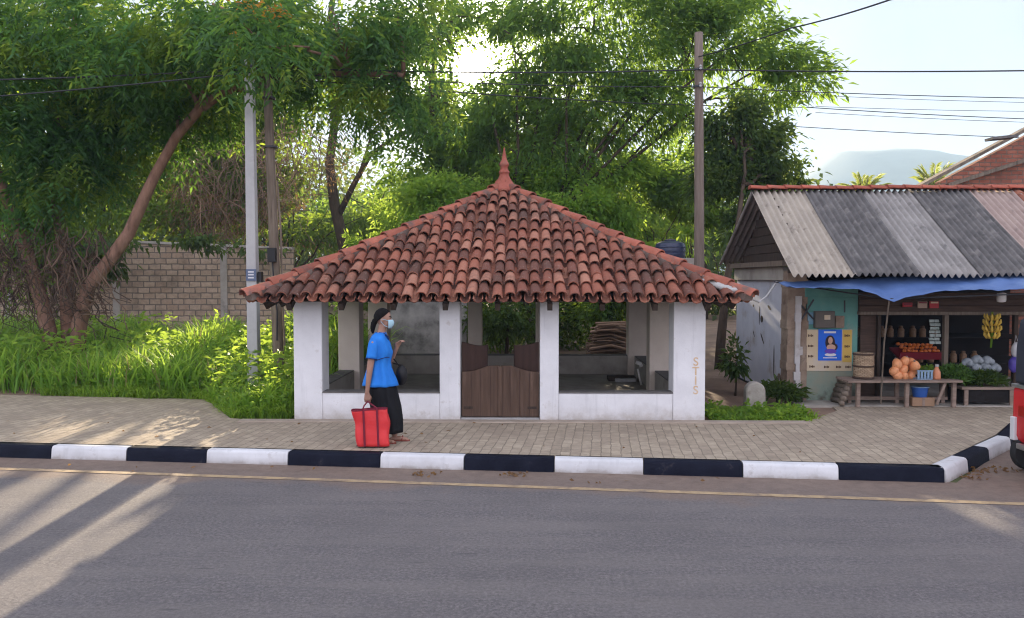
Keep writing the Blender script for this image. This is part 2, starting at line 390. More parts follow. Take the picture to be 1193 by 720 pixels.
for i in range(3): kerb_run(c0.lerp(c1, s_[i]), c0.lerp(c1, s_[i+1]), (1, 0, 1)[i])
kerb_run(KC[1], KC[2], 0); kerb_run(KC[2], (7.9, 11.2), 1); kerb_run((7.9, 11.2), (9.0, 11.2), 0)
setp(mb.build('kerb', [M['kerb_black'], M['kerb_white']], smooth=True, fix=True), kind='structure')

# raised soil behind the pavement
def soil_h(x, y):
    b = .12 + .03*noise.noise((x*.6, y*.6, 0))
    left = max(0, min(1, (-3.2-x)/1.2))
    b += left*min(.5, max(0, (y-13.6)*.09))
    if y < 11.6: b = min(b, .125)
    return b
xs_ = np.concatenate([np.linspace(-60, -12, 10), np.linspace(-11, 12, 60), np.linspace(13, 60, 10)])
ys_ = np.concatenate([np.linspace(11.30, 24, 40), np.linspace(25, 90, 14)])
o = grid_mesh('soil_bank', [[Vector((x, y, soil_h(x, y) if 11.4 < y < 89 else .05)) for x in xs_] for y in ys_], M['soil']); setp(o, kind='structure')

# far hill
M['hill'] = mat('forested_hill', [(.02,.045,.035), (.05,.085,.06)], .05, 1, .6, .2)
rows = []
def hill_top(px):  # skyline height seen over the shop, in metres at 900 m
    return np.interp(px, [200, 600, 800, 900, 945, 960, 1000, 1040, 1075, 1110, 1150, 1260, 1500, 1900], [20, 40, 60, 90, 118, 134, 138, 137, 130, 126, 124, 110, 80, 20])
for iy in range(24):
    y = 640+iy*24; r = []
    for ix in range(110):
        x = -700+ix*21
        v = max(0, 1-((iy-11)/11)**2)
        h = hill_top(614+x*F/900)*v**.7*(1+.03*noise.noise((x*.02, y*.02, 0)))+3.5*noise.noise((x*.06, y*.06, 1))
        r.append(Vector((x, y, max(h, -1) if v > 0 else -3)))
    rows.append(r)
setp(grid_mesh('hill', rows, M['hill']), kind='structure')

# ------------------------------------------------------------------ rest house
XL, XR, Y0, Y1 = -3.26, 2.47, 11.30, 17.03
CX, CY = (XL+XR)/2, (Y0+Y1)/2
rh = thing('rest_house', 'open white rest house with stained red clay tile roof and wooden half doors', 'rest house', (CX, CY, .15))
Zb = .13
def xf(px): return at_y(px, 400, Y0).x
mb = MB().bx(XL+.05, XR-.05, Y0+.05, Y1-.05, .05, .155); mb.build('floor', M['cement'], rh)
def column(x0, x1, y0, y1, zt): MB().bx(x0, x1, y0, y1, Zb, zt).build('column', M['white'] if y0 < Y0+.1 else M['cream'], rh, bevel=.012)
roofz = lambda y: 1.86
cw = .40
for x0, x1 in ((XL, XL+cw), (XR-.44, XR)):
    column(x0, x1, Y0, Y0+cw, 1.99); column(x0 if x0 == XL else XR-.40, x0+.40 if x0 == XL else XR, Y1-cw, Y1, 1.99)
for p0, p1 in ((512, 536), (629, 651)):
    a, b = xf(p0), xf(p1); column(a, b, Y0, Y0+.28, 1.99); column(a, b, Y1-.28, Y1, 1.99)
for x0, x1 in ((XL+.002, XL+.37), (XR-.37, XR-.002)): column(x0, x1, CY-.185, CY+.185, 2.0)
ph = .55; tk = .24
def parapet(x0, x1, y0, y1, front=False):
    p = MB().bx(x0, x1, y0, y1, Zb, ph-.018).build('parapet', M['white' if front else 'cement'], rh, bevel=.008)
    MB().bx(x0-.006 if front else x0+.003, x1+.006 if front else x1-.003, y0-.012 if front else y0+.002, y1+.012, ph-.018, ph).build('sill', M['sill'], p, bevel=.006)
parapet(XL+cw, xf(512), Y0+.012, Y0+tk, True); parapet(xf(651), XR-.44, Y0+.03, Y0+tk, True)
for a, b in ((XL+cw, xf(512)), (xf(512)+.29, xf(629)-.003), (xf(651), XR-.4)): parapet(a, b, Y1-tk, Y1-.01)
for x0, x1 in ((XL+.02, XL+tk+.04), (XR-tk-.04, XR-.02)):
    parapet(x0, x1, Y0+cw+.003, CY-.188); parapet(x0, x1, CY+.188, Y1-cw-.003)
# tie beams on the columns
for a in ((XL-.02, XR+.02, Y0+.1, Y0+.26), (XL-.02, XR+.02, Y1-.26, Y1-.1)): MB().bx(*a, 1.99, 2.11).build('tie_beam', M['wood_dark'], rh)
for a in ((XL+.1, XL+.26, Y0+.27, Y1-.27), (XR-.26, XR-.1, Y0+.27, Y1-.27)): MB().bx(*a, 1.992, 2.108).build('tie_beam', M['wood_dark'], rh)
# half doors: two closed lower leaves with a shared arched top; two upper leaves swung inward
xa, xb = xf(536)+.012, xf(629)-.012; xm = (xa+xb)/2
zt_e, zt_c = at_y(540, 434, Y0).z, at_y(583, 427, Y0).z
def top_z(x):
    u = abs(x-xm)/(xb-xm)
    return zt_c if u < .30 else zt_c+(zt_e-zt_c)*math.sin(min(1, (u-.30)/.62)*math.pi/2)
for s, (l, r) in enumerate(((xa, xm-.004), (xm+.004, xb))):
    xs2 = np.linspace(l, r, 15); poly = [(x, top_z(x)) for x in xs2]
    poly = [(l, .19), (r, .19)]+poly[::-1]
    leaf = MB().extr(poly, Y0+.10, Y0+.14).build('door_leaf', M['door'], rh, bevel=.004)
    for k in range(1, 4):
        x = l+(r-l)*k/4
        MB().bx(x-.004, x+.004, Y0+.097, Y0+.099, .20, top_z(x)-.02).build('board_joint', M['door_dark'], leaf)
    MB().bx(l+.03 if s == 0 else r-.16, l+.16 if s == 0 else r-.03, Y0+.092, Y0+.098, .30, .335).build('hinge', M['wood_dark'], leaf)
MB().bx(xm-.03, xm+.03, Y0+.075, Y0+.099, .2, zt_c-.01).build('cover_strip', M['door'], rh, bevel=.006)
MB().bx(xa-.01, xb+.01, Y0+.02, Y0+.2, .14, .178).build('threshold', M['cement_patch'], rh, bevel=.006)
for s in (0, 1):
    hx = xa if s == 0 else xb; sg = 1 if s == 0 else -1
    z1 = at_y(540, 398, Y0+.2).z; Lx = .335; ang = R(28)
    def q(u, z, off): return (hx+sg*(u*math.cos(ang)+off*math.sin(ang)), Y0+.17+u*math.sin(ang)+off*math.cos(ang), z)
    n = 12; us = np.linspace(0, .385, n)
    zs = [z1-.065*math.sin(u/.385*math.pi*.62) for u in us]
    vs = [q(u, .30, 0) for u in us]+[q(u, z, 0) for u, z in zip(us, zs)]+[q(u, .30, .035) for u in us]+[q(u, z, .035) for u, z in zip(us, zs)]
    fs = []
    for i in range(n-1):
        fs += [(i, i+1, n+i+1, n+i), (2*n+i+1, 2*n+i, 3*n+i, 3*n+i+1), (n+i, n+i+1, 3*n+i+1, 3*n+i), (i+1, i, 2*n+i, 2*n+i+1)]
    fs += [(0, n, 3*n, 2*n), (n-1, 3*n-1, 4*n-1, 2*n-1)]
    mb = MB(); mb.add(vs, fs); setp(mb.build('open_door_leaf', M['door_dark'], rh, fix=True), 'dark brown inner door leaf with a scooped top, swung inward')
# ---- roof
HW = (XR-XL)/2+.44; ZE, ZA = 1.85, 3.66; RISE = ZA-ZE; SL = math.hypot(HW, RISE); PIT = math.atan2(RISE, HW)
roof = thing('roof_tmp', '', '', (CX, CY, .15)); bpy.data.objects.remove(roof)
def frame(k):
    a = k*math.pi/2  # 0 front, then turned about the apex
    ca, sa = math.cos(a), math.sin(a)
    def tf(u, v, h):
        x = u; y = -HW + v*math.cos(PIT) - h*math.sin(PIT); z = ZE + v*math.sin(PIT) + h*math.cos(PIT)
        return Vector((CX+x*ca-y*sa, CY+x*sa+y*ca, z))
    return tf
def sag(u, v): return .022*noise.noise((u*1.1, v*1.3, 5)) + .008*noise.noise((u*4, v*3, 9)) - .03*math.sin(math.pi*min(1, v/SL))
def tile(mb, tf, u, v0, L, r0, r1, h0, h1, du, up=1, n=6, th=.015):
    vs = []
    for rr in (0, -th):
        for v, r, h, uu in ((v0, r0, h0, u), (v0+L, r1, h1, u+du)):
            for k in range(n+1):
                a = math.pi*k/n
                vs.append(tf(uu-math.cos(a)*(r+rr), v, h+sag(uu, v)+up*math.sin(a)*(r+rr)*.92))
    m = n+1; fs = []
    for k in range(n):
        fs += [(k, k+1, m+k+1, m+k), (2*m+k+1, 2*m+k, 3*m+k, 3*m+k+1), (k+1, k, 2*m+k, 2*m+k+1), (m+k, m+k+1, 3*m+k+1, 3*m+k)]
    fs += [(0, m, 3*m, 2*m), (n, 2*m+n, 3*m+n, m+n)]
    mb.add(vs, fs)
NC = 39; PT = 2*HW/NC; STEP = .335
tiles = MB()
for k in range(4):
    tf = frame(k)
    for i in range(NC):
        u = -HW+(i+.5)*PT
        vmax = SL*(1-abs(u)/HW)+.05
        v = -.05+random.uniform(-.03, .03); j = 0
        while v < vmax-.12:
            L = min(.40, vmax-v+.1)
            if random.random() < .035: v -= random.uniform(.03, .09)   # slipped
            ju = random.uniform(-.014, .014)
            tile(tiles, tf, u+ju, v, L, .079+random.uniform(-.004, .005), .060, .070+random.uniform(-.006, .018), .038, random.uniform(-.022, .022))
            v += STEP+random.uniform(-.02, .02)
        if i < NC:
            u2 = u+PT/2; vmax = SL*(1-abs(u2)/HW)+.02; v = -.085+random.uniform(-.02, .02)
            while v < vmax-.12 and u2 < HW-.05:
                tile(tiles, tf, u2, v, min(.40, vmax-v+.1), .070, .058, .062, .045, random.uniform(-.006, .006), up=-1, n=4)
                v += STEP
to = tiles.build('tile_roof', M['tile'], rh, smooth=True)
dk = MB()  # dark deck added under the tiles to block light
for k in range(4):
    tf = frame(k)
    dk.add([tf(-HW+.04, 0.02, -.03), tf(HW-.04, 0.02, -.03), tf(0, SL-.02, -.03), tf(-HW+.06, 0.03, -.05), tf(HW-.06, 0.03, -.05), tf(0, SL-.05, -.05)], [(0,1,2), (5,4,3), (0,3,4,1)])
dk.build('light_block_deck', M['wood_dark'], to)
for k in range(4):
    tf = frame(k)
    for u in np.linspace(-HW+.5, HW-.5, 9):
        vm = SL*(1-abs(u)/HW)
        MB().bar(tf(u, -.02, -.105), tf(u, max(.3, vm-.1), -.105), .07, .10).build('rafter', M['wood_dark'], to)
for k in range(4):
    a = k*math.pi/2+math.pi/4
    e = Vector((CX+HW*math.sqrt(2)*math.sin(a-math.pi/2+0)*0, 0, 0))
    c0_ = Vector((CX+(HW+.03)*(1 if k in (0, 1) else -1), CY+(HW+.03)*(-1 if k in (0, 3) else 1), ZE+.045)); ap = Vector((CX, CY, ZA+.06))
    d = (ap-c0_); Lh = d.length; d.normalize(); side = d.cross(Vector((0,0,1))).normalized(); up = side.cross(d)
    bed = MB()
    nseg = 30
    for q_ in range(nseg):
        p, q2 = c0_+d*(Lh*q_/nseg), c0_+d*(Lh*(q_+1)/nseg+.01)
        w = .20+.05*noise.noise((q_*.7, k*3, 0)); h = .09
        dz = up*(-.015+.02*noise.noise((q_*.9, k*5, 2))); sg_ = -.03*math.sin(math.pi*q_/nseg)
        bed.bar(p+dz+up*sg_, q2+dz+up*sg_, w, h)
    hb = bed.build('hip_ridge', [M['mortar']], to, smooth=False)
    caps = MB(); s0 = -.06
    while s0 < Lh-.25:
        L = .46; r0, r1 = .108+random.uniform(-.006, .006), .085; n = 7; vs = []
        jo = side*random.uniform(-.012, .012)
        sgm = up*(-.03*math.sin(math.pi*max(0, s0)/Lh))
        for rr in (0, -.018):
            for s, r, h in ((s0, r0, .045), (s0+L, r1, .015)):
                for i in range(n+1):
                    A = math.pi*i/n
                    vs.append(c0_+d*s+jo+sgm-side*math.cos(A)*(r+rr)+up*(h-.01+math.sin(A)*(r+rr)*.85))
        m_ = n+1; fs = []
        for i in range(n): fs += [(i, i+1, m_+i+1, m_+i), (2*m_+i+1, 2*m_+i, 3*m_+i, 3*m_+i+1), (i+1, i, 2*m_+i, 2*m_+i+1), (m_+i, m_+i+1, 3*m_+i+1, 3*m_+i)]
        fs += [(0, m_, 3*m_, 2*m_), (n, 2*m_+n, 3*m_+n, m_+n)]
        caps.add(vs, fs); s0 += .40+random.uniform(-.02, .02)
    setp(caps.build('hip_cap_row', M['hip'], to, smooth=True), 'orange red ridge tiles along the hip')
    if k == 0:  # pale cement repair near the front right corner
        pb = MB()
        for q_ in range(8):
            p = c0_+d*(.18+q_*.06)-side*(.0)
            pb.ball(p+up*(.03)-side*(-.0)+Vector((-.10, -.02, -.01-.005*q_)), .075+.02*noise.noise((q_, 0, 0)), 8, sq=(1.3, 1.2, .6))
        setp(pb.build('cement_patch', M['cement_patch'], to, smooth='all'), 'pale grey cement repair near the roof corner')
# finial: flared hood, bulb and spire
pf = [(r*.88, z*(.72 if z > 0 else 1)) for r, z in [(.36, -.10), (.30, -.02), (.20, .09), (.13, .20), (.095, .30), (.088, .34), (.112, .36), (.108, .40), (.078, .425), (.070, .50), (.095, .53), (.10, .57), (.078, .62), (.052, .67), (.046, .74), (.030, .83), (.018, .92), (.006, .98)]]
fo = MB().lathe(pf, (CX, CY, ZA+.03), 20).build('finial', M['finial'], to, smooth='all')
md = fo.modifiers.new('s', 'SUBSURF'); md.levels = 1; md.render_levels = 1

# vertical painted marks on the right front column
def text_mesh(body, size, depth=.003):
    c = bpy.data.curves.new('txt', 'FONT'); c.body = body; c.size = size; c.extrude = depth; c.offset = .002; c.align_x = 'CENTER'; c.space_line = .8; c.align_y = 'CENTER'
    o = bpy.data.objects.new('txt', c); COL.objects.link(o)
    dg = bpy.context.evaluated_depsgraph_get(); me = bpy.data.meshes.new_from_object(o.evaluated_get(dg)); bpy.data.objects.remove(o); return me
def text_obj(name, body, size, loc, m, parent, rz=0, roll=0):
    me = text_mesh(body, size); me.materials.clear(); me.materials.append(m)
    mtx = Matrix.Rotation(rz, 4, 'Z') @ Matrix.Rotation(math.pi/2, 4, 'X') @ Matrix.Rotation(roll, 4, 'Z')
    me.transform(Matrix.Translation(Vector(loc)-WL[parent.name]) @ mtx)
    return link_mesh(name, me, parent)
M['orange_paint'] = mat('faded_orange_paint', [(.60,.40,.22), (.70,.56,.40)], 26, .9, 0)
p = at_y(810.5, 440, Y0)
setp(text_obj('painted_mark', 'S\nT\nI\nS', .165, (p.x, Y0-.001, p.z+.02), M['orange_paint'], rh), 'faded orange characters painted one above another')
# ------------------------------------------------------------------ block wall on the left
def wall_seg(name, label, A, B, zA, zB, th, m, grp=None):
    """a wall from A to B (xy), its own empty turned along it"""
    A, B = Vector(A), Vector(B); L = (B-A).length
    t = thing(name, label, 'wall', (A.x, A.y, 0)); t.rotation_euler.z = math.atan2(B.y-A.y, B.x-A.x)
    WL[t.name] = Vector((0, 0, 0))
    return t, L
bw, L = wall_seg('block_wall', 'long tan block wall with grey piers and cement coping behind tall grass', (-34, 24.6), (-7.55, 26.2), 3, 2.8, .2, None)
def ztop(s): return 3.46-max(0, s-18)/(L-18)*.34
mb = MB()
ss = np.linspace(0, L, 60)
mb.extr([(0, -.1), (L, -.1)]+[(s, ztop(s)-.08+.015*noise.noise((s*1.3, 0, 0))) for s in ss[::-1]], 0, .2)
mb.build('block_face', M['block_wall'], bw)
mb = MB(); mb.extr([(s, ztop(s)-.085+.012*noise.noise((s, 4, 0))) for s in ss]+[(s, ztop(s)+.012*noise.noise((s*2, 0, 0))) for s in ss[::-1]], -.06, .26)
mb.build('coping', M['cement'], bw, bevel=.01)
for s in np.arange(L-2.2, 0, -3.4):
    MB().bx(s-.11, s+.11, -.035, .235, -.1, ztop(s)-.09).build('pier', M['cement'], bw, bevel=.012)
# stained old wall behind the rest house
ow, L2 = wall_seg('plaster_wall', 'blotchy grey old plaster wall seen through the left opening of the rest house', (-3.75, 19.6), (-1.45, 19.6), 2, 2, .2, None)
MB().extr([(0, 0), (L2, 0), (L2, 2.2), (1.5, 2.3), (.6, 2.22), (0, 2.32)], 0, .2).build('plaster_face', M['mottled'], ow, bevel=.02)
MB().extr([(-.01, 2.33), (0, 2.40), (.6, 2.30), (1.5, 2.38), (L2, 2.28), (L2+.01, 2.19), (1.5, 2.305), (.6, 2.225)], -.04, .24).build('coping', M['cement'], ow)

# ------------------------------------------------------------------ poles
def gz(x, y): return soil_h(x, y)-.1
p1 = at_y(296, 400, 13.4)
M['band'] = mat('dark_metal_band', [(.05,.05,.055)], 1, .5, 0)
t = thing('utility_pole', 'pale square concrete utility pole standing in the grass beside the roof corner', 'utility pole', (p1.x, p1.y, .1))
top = 5.72
mb = MB(); a, b = .092, .066; tx = -.0
vs = [(p1.x+sx*a, p1.y+sy*a, 0) for sx, sy in ((-1,-1),(1,-1),(1,1),(-1,1))]+[(p1.x-.02+sx*b, p1.y+sy*b, top) for sx, sy in ((-1,-1),(1,-1),(1,1),(-1,1))]
mb.hexa(vs); mb.build('pole', M['concrete'], t, bevel=.012)
for z in (at_y(293, 108, 13.4).z, at_y(293, 78, 13.4).z):
    MB().bx(p1.x-.095, p1.x+.075, p1.y-.087, p1.y+.087, z-.02, z+.02).build('metal_band', M['band'], t)
M['plate_blue'] = mat('blue_grey_plate', [(.10,.13,.20)], 1, .5, 0); M['plate_white'] = mat('white_plate_marks', [(.55,.56,.58)], 1, .5, 0)
zc = at_y(295, 320, 13.4).z
pl = MB().bx(p1.x-.085, p1.x+.085, p1.y-.105, p1.y-.098, zc-.10, zc+.09).build('number_plate', M['plate_blue'], t)
for dz in (.045, 0, -.05): MB().bx(p1.x-.05, p1.x+.045, p1.y-.108, p1.y-.1055, zc+dz-.012, zc+dz+.012).build('plate_mark', M['plate_white'], pl)
MB().bx(p1.x+.09, p1.x+.15, p1.y-.06, p1.y+.06, zc-.12, zc+.05).build('junction_box', M['black'], t, bevel=.006)
p2 = at_y(326, 410, 14.3); p2t = at_y(311, 84, 14.3)
t2 = thing('telephone_pole', 'weathered round wooden pole with a cable box beside the concrete pole', 'telephone pole', (p2.x, p2.y, .1))
pts = [Vector((p2.x, p2.y, 0)).lerp(p2t, k/8)+Vector((.012*noise.noise((k, 0, 0)), 0, 0)) for k in range(9)]
MB().tube(pts, [.100-.0035*k for k in range(9)], 12, rough=.05).build('pole', M['wood_grey'], t2, smooth='all')
q = at_y(320, 297, 14.3)
MB().bx(q.x-.07, q.x+.07, q.y-.2, q.y-.10, q.z-.13, q.z+.12).build('cable_box', M['black'], t2, bevel=.01)
MB().bar((p2t.x-.45, p2t.y, p2t.z-.10), (p2t.x+.35, p2t.y-.02, p2t.z-.12), .06, .06).build('cross_arm', M['wood_dark'], t2)
MB().tube([q+Vector((0, -.13, -.1)), q+Vector((.02, -.13, -.5)), q+Vector((.07, -.12, -1.0)), q+Vector((.06, -.12, -1.5))], .014, 6).build('drop_cable', M['wire'], t2)
MB().tube([q+Vector((.16, -.0, -1.6)), q+Vector((.13, -.02, -.6)), q+Vector((.12, -.02, .4)), q+Vector((.06, 0, 1.3))], .018, 6).build('earth_pipe', M['wood_grey'], t2)
for z in (p2t.z-1.3, p2t.z-.45):
    MB().lathe([(.118, -.015), (.118, .015)], (p2t.x+.03+(.03 if z < p2t.z-1 else 0), p2t.y, z), 12).build('metal_band', M['band'], t2)
p3 = at_y(815, 308, 18.0); p3t = at_y(814, 38, 18.0)
t3 = thing('wooden_pole', 'tall brown wooden pole rising behind the right slope of the tile roof', 'utility pole', (p3.x, p3.y, .1))
pts = [Vector((p3.x+.02, p3.y, 0)).lerp(p3t, k/8) for k in range(9)]
MB().tube(pts, [.125-.0045*k for k in range(9)], 12, rough=.05).build('pole', M['wood_pole'], t3, smooth='all')
for py in (81, 101):
    z = at_y(814, py, 18).z
    MB().lathe([(.103, -.02), (.103, .02)], (p3t.x, p3t.y, z), 12).build('metal_band', M['band'], t3)
    MB().lathe([(.02, -.06), (.035, -.04), (.02, -.01), (.035, .02), (.015, .05)], (p3t.x+.02, p3t.y-.135, z+.02), 10).build('insulator', M['concrete'], t3)

# ------------------------------------------------------------------ wires, each strung pole to pole
def wire(label, spans, r, grp='overhead wires'):
    mb = MB(); org = spans[0]
    for A, B in zip(spans[:-1], spans[1:]):
        A, B = Vector(A), Vector(B); L = (B-A).length
        pts = [A.lerp(B, k/14)-Vector((0, 0, L*.008*4*(k/14)*(1-k/14))) for k in range(15)]
        mb.tube(pts, r, 6)
    o = mb.build('power_line', M['wire'], origin=Vector(org), smooth='all'); setp(o, label, 'cable', grp)
def PY(px, py, Y): return at_y(px, py, Y)
wire('thick dark level cable near the brown pole top, highest of the level wires', [PY(-260, 96, 13.6), PY(318, 79, 14.2), PY(814, 81, 17.86), PY(1500, 74, 17)], .015)
wire('thin dark cable sloping down rightwards from just under the top cable', [PY(318, 85, 14.2), PY(814, 101, 17.86), PY(1500, 115, 18)], .009)
wire('middle dark cable over the shop, lying between two faint far wires', [PY(318, 90, 14.25), PY(940, 125, 24), PY(1500, 144, 26)], .012)
wire('lowest dark cable, leaving the tree edge just above the hill', [PY(905, 146, 24), PY(1500, 167, 22)], .010)
wire('faint far wire just beneath the second cable in the sky', [PY(950, 111, 60), PY(1500, 120, 60)], .018)
wire('faint far wire just above the middle cable in the sky', [PY(950, 124, 60), PY(1500, 127, 60)], .018)
wire('faint far wire just below the middle cable in the sky', [PY(950, 131, 60), PY(1500, 147, 60)], .018)
wire('thick service cable climbing steeply from the brown pole to the top edge', [PY(814, 66, 17.9), PY(920, 33, 14.6), PY(1036, 0, 11.6), PY(1250, -66, 8)], .012)
wire('low dark cable crossing the leaning tree at the far left', [PY(-260, 128, 13.3), PY(293, 84, 13.31)], .012)

# ------------------------------------------------------------------ shop
M['sheetA'] = mat('pale_asbestos_sheet', [(.32,.28,.23), (.44,.385,.31)], 3, .9, .35, 30, stain=(.16,.135,.115), stain_scale=5)
M['sheetB'] = mat('blackened_asbestos_sheet', [(.085,.08,.078), (.175,.165,.155)], 5, .9, .35, 30, stain=(.26,.24,.22), stain_scale=4, stain_lo=.55)
M['sheetC'] = mat('grey_asbestos_sheet', [(.22,.205,.19), (.34,.32,.295)], 3, .9, .35, 30, stain=(.10,.095,.09), stain_scale=5)
M['sheetD'] = mat('pinkish_asbestos_sheet', [(.31,.23,.20), (.42,.33,.28)], 3, .9, .35, 30, stain=(.22,.17,.15), stain_scale=5)
M['teal'] = mat('faded_teal_paint', [(.10,.27,.235), (.17,.37,.31)], 2.5, .85, .2, 30, stain=(.30,.31,.26), stain_scale=2.2, stain_lo=.58)
M['teal_worn'] = mat('peeling_teal_paint', [(.28,.27,.20), (.20,.29,.24)], 3, .9, .4, 25, stain=(.10,.07,.05), stain_scale=3)
M['peel'] = mat('peeling_brown_plaster', [(.17,.11,.075), (.38,.30,.225)], 3, .95, .6, 16, stain=(.07,.045,.035), stain_scale=3.5)
M['blue_wall'] = mat('pale_blue_grey_limewash', [(.45,.47,.53), (.56,.57,.62)], 2, .9, .2, 30, stain=(.33,.28,.24), stain_scale=1.6, stain_lo=.56)
M['shadow_wall'] = mat('shade_dark_wall', [(.010,.009,.009), (.022,.018,.017)], 2, .95, .3, 20)  # shade of the shop interior put into the wall and shelf colour
SX, SF, SB = 4.22, 13.2, 16.5
sh = thing('fruit_shop', 'open fruit shop with corrugated roof, teal front and bluish side wall', 'shop', (SX, SF, .1))
XE = 9.6
MB().bx(SX, XE, SF-.55, SB+.1, 0, .165).build('floor', M['cement'], sh)
MB().bx(SX, SX+.15, SF+.32, SB, .1, 2.32).build('side_wall', M['blue_wall'], sh, bevel=.01)
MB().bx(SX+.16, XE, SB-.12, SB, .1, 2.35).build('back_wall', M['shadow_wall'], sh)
# decay spots on the side wall
for (dy, z, hh, ww, rt) in ((1.35, 1.45, .34, .05, 0), (.75, 1.62, .06, .2, .3), (1.15, 1.05, .06, .22, .8), (1.7, 1.10, .05, .12, .9), (.45, .72, .55, .05, 0), (1.75, 1.62, .05, .08, 0), (1.2, 1.40, .13, .16, 0)):
    pts = [(SF+.32+dy+ww*(math.cos(a)*.5), z+hh*math.sin(a)*.5+rt*ww*.5*math.cos(a)) for a in np.linspace(0, 2*math.pi, 9)[:-1]]
    mb = MB(); n = len(pts); mb.add([(SX-.004, y, zz) for y, zz in pts]+[(SX+.01, y, zz) for y, zz in pts], [tuple(range(n))]+[(k, n+k, n+(k+1)%n, (k+1)%n) for k in range(n)])
    mb.build('missing_plaster_patch', M['wood_dark'], sh, fix=True)
def SP(px, py, y=SF): return at_y(px, py, y)
def front(name, px0, px1, py0, py1, m, y0=SF, th=.12, parent=None, bevel=.006):
    a = at_y(px0, py1, y0); b = at_y(px1, py0, y0)
    return MB().bx(a.x, b.x, y0, y0+th, max(a.z, .12), b.z).build(name, m, parent or sh, bevel=bevel)
# front corner pier: crumbling
a, b = SP(919, 470), SP(939, 330)
mb = MB(); nz = 16
for i in range(nz):
    z0 = .12+(2.25-.12)*i/nz; z1 = .12+(2.25-.12)*(i+1)/nz
    j = .03*noise.noise((i*.6, 2, 0)); k = .04*noise.noise((i*.5, 7, 0))
    mb.bx(a.x-.05+j, b.x+.02+k, SF-.03+j*.5, SF+.30, z0, z1)
mb.build('corner_pier', M['peel'], sh)
M['pale_peel'] = mat('pale_flaking_limewash', [(.44,.40,.36), (.55,.54,.54)], 4, .9, .4, 20, stain=(.26,.19,.14), stain_scale=3)
a2, b2 = SP(924, 462), SP(932, 345)
mb = MB()
for i in range(12):
    z0 = a2.z+(b2.z-a2.z)*i/12; z1 = a2.z+(b2.z-a2.z)*(i+1)/12
    mb.bx(a2.x+.04*noise.noise((i*.8, 1, 0)), b2.x+.05*noise.noise((i*.9, 5, 0)), SF-.075, SF-.02, z0, z1+.001)
mb.build('flaking_plaster', M['pale_peel'], sh)
front('teal_wall', 939, 1000, 338, 428, M['teal'])
front('lower_wall', 939, 1000, 428.2, 474, M['teal_worn'], SF-.015, .135)
front('teal_lintel', 938, 1000, 333, 346, M['teal'], SF-.04, .035)
front('shutter_board', 1001, 1021, 362, 470, M['plank'], SF+.05, .05)
MB().bx(SP(1024, 0).x, XE, SF+.1, SF+.2, SP(0, 474).z, SP(0, 462).z).build('plinth', M['wood_dark'], sh)
front('shop_post', 1021, 1027, 362, 468, M['wood_dark'], SF-.01, .08)
front('shop_post', 1099, 1106, 363, 466, M['wood_grey'], SF-.02, .09)
front('shop_post', 1180, 1187, 363, 466, M['wood_dark'], SF-.01, .08)
for i, (u, v) in enumerate(((341, 348), (348.4, 356), (356.4, 363))): front('fascia_board', 1001, 1420, u, v, M['plank'], SF-.05-.012*i, .06)
front('lintel', 1001, 1420, 363.3, 367, M['wood_grey'], SF-.085, .14)
# shelves inside
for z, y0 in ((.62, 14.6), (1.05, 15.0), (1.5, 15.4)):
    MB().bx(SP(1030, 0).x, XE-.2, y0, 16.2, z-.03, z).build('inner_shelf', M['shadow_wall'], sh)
# gable: boards and beam on the left end
ridge = at_y(873, 222, 14.6); RX, RZ = 3.97, ridge.z
for i in range(7):
    z0 = 2.42+i*.16
    hw = (RZ-.12-z0)/(RZ-2.15)*2.2
    if hw < .15: break
    MB().bx(SX+.05+.01*(i % 2), SX+.09+.01*(i % 2), 14.6-hw, 14.6+hw, z0, z0+.15).build('gable_board', M['wood_dark'], sh)
MB().bx(SX-.12, SX+.04, SF+.0, SB+.1, 2.33, 2.42).build('gable_beam', M['wood_grey'], sh)
MB().bx(SX-.05, SX+.05, SF+.2, SB, 2.10, 2.325).build('wall_plate', M['cement'], sh)
# corrugated sheets
def sheet(x0, x1, front_side, m, dz=0):
    pitch = .106; nx = max(4, int((x1-x0)/pitch*8)); ny = 14
    y_r, z_r = 14.6, RZ+dz
    y_e, z_e = (12.28, at_y(920, 321, 12.28).z+dz) if front_side else (16.95, 2.45+dz)
    rows = []
    for j in range(ny+1):
        v = j/ny; r = []
        for i in range(nx+1):
            x = x0+(x1-x0)*i/nx
            h = .030*math.sin(2*math.pi*x/pitch)+.014*noise.noise((x*.7, v*2, 3))
            r.append(Vector((x, y_r+(y_e-y_r)*v, z_r+(z_e-z_r)*v+h-.02*math.sin(math.pi*v))))
        rows.append(r)
    if front_side: rows = rows[::-1]
    return rows
xs4 = [RX, 4.93, 5.87, 6.82, 7.75, 8.66]
for i, m in enumerate(('sheetA', 'sheetB', 'sheetC', 'sheetB', 'sheetD')):
    grid_mesh('roof_sheet', sheet(xs4[i]-(.05 if i else 0), xs4[i+1], True, None, .012*(i % 2)), M[m], sh, thick=.008)
grid_mesh('rear_roof_sheet', sheet(RX, 8.66, False, None, -.02), M['sheetC'], sh, thick=.008)
for y in (12.55, 13.4, 14.2):
    v = (14.6-y)/(14.6-12.28); z = RZ+(2.15-RZ)*v
    MB().bx(RX+.02, 8.6, y-.03, y+.03, z-.115, z-.055).build('purlin', M['wood_dark'], sh)
rd = MB(); x = RX-.02
while x < 8.66:
    n = 7; vs = []
    for xx, r, h in ((x, .085, .015), (x+.34, .072, 0)):
        for k in range(n+1):
            A = math.pi*k/n; vs.append((xx, 14.6-math.cos(A)*r*1.25, RZ+.01+h+math.sin(A)*r*.75+.012*noise.noise((x, 0, 4))))
    rd.add(vs, [(k, k+1, n+1+k+1, n+1+k) for k in range(n)]+[tuple(range(n, -1, -1))]); x += .30
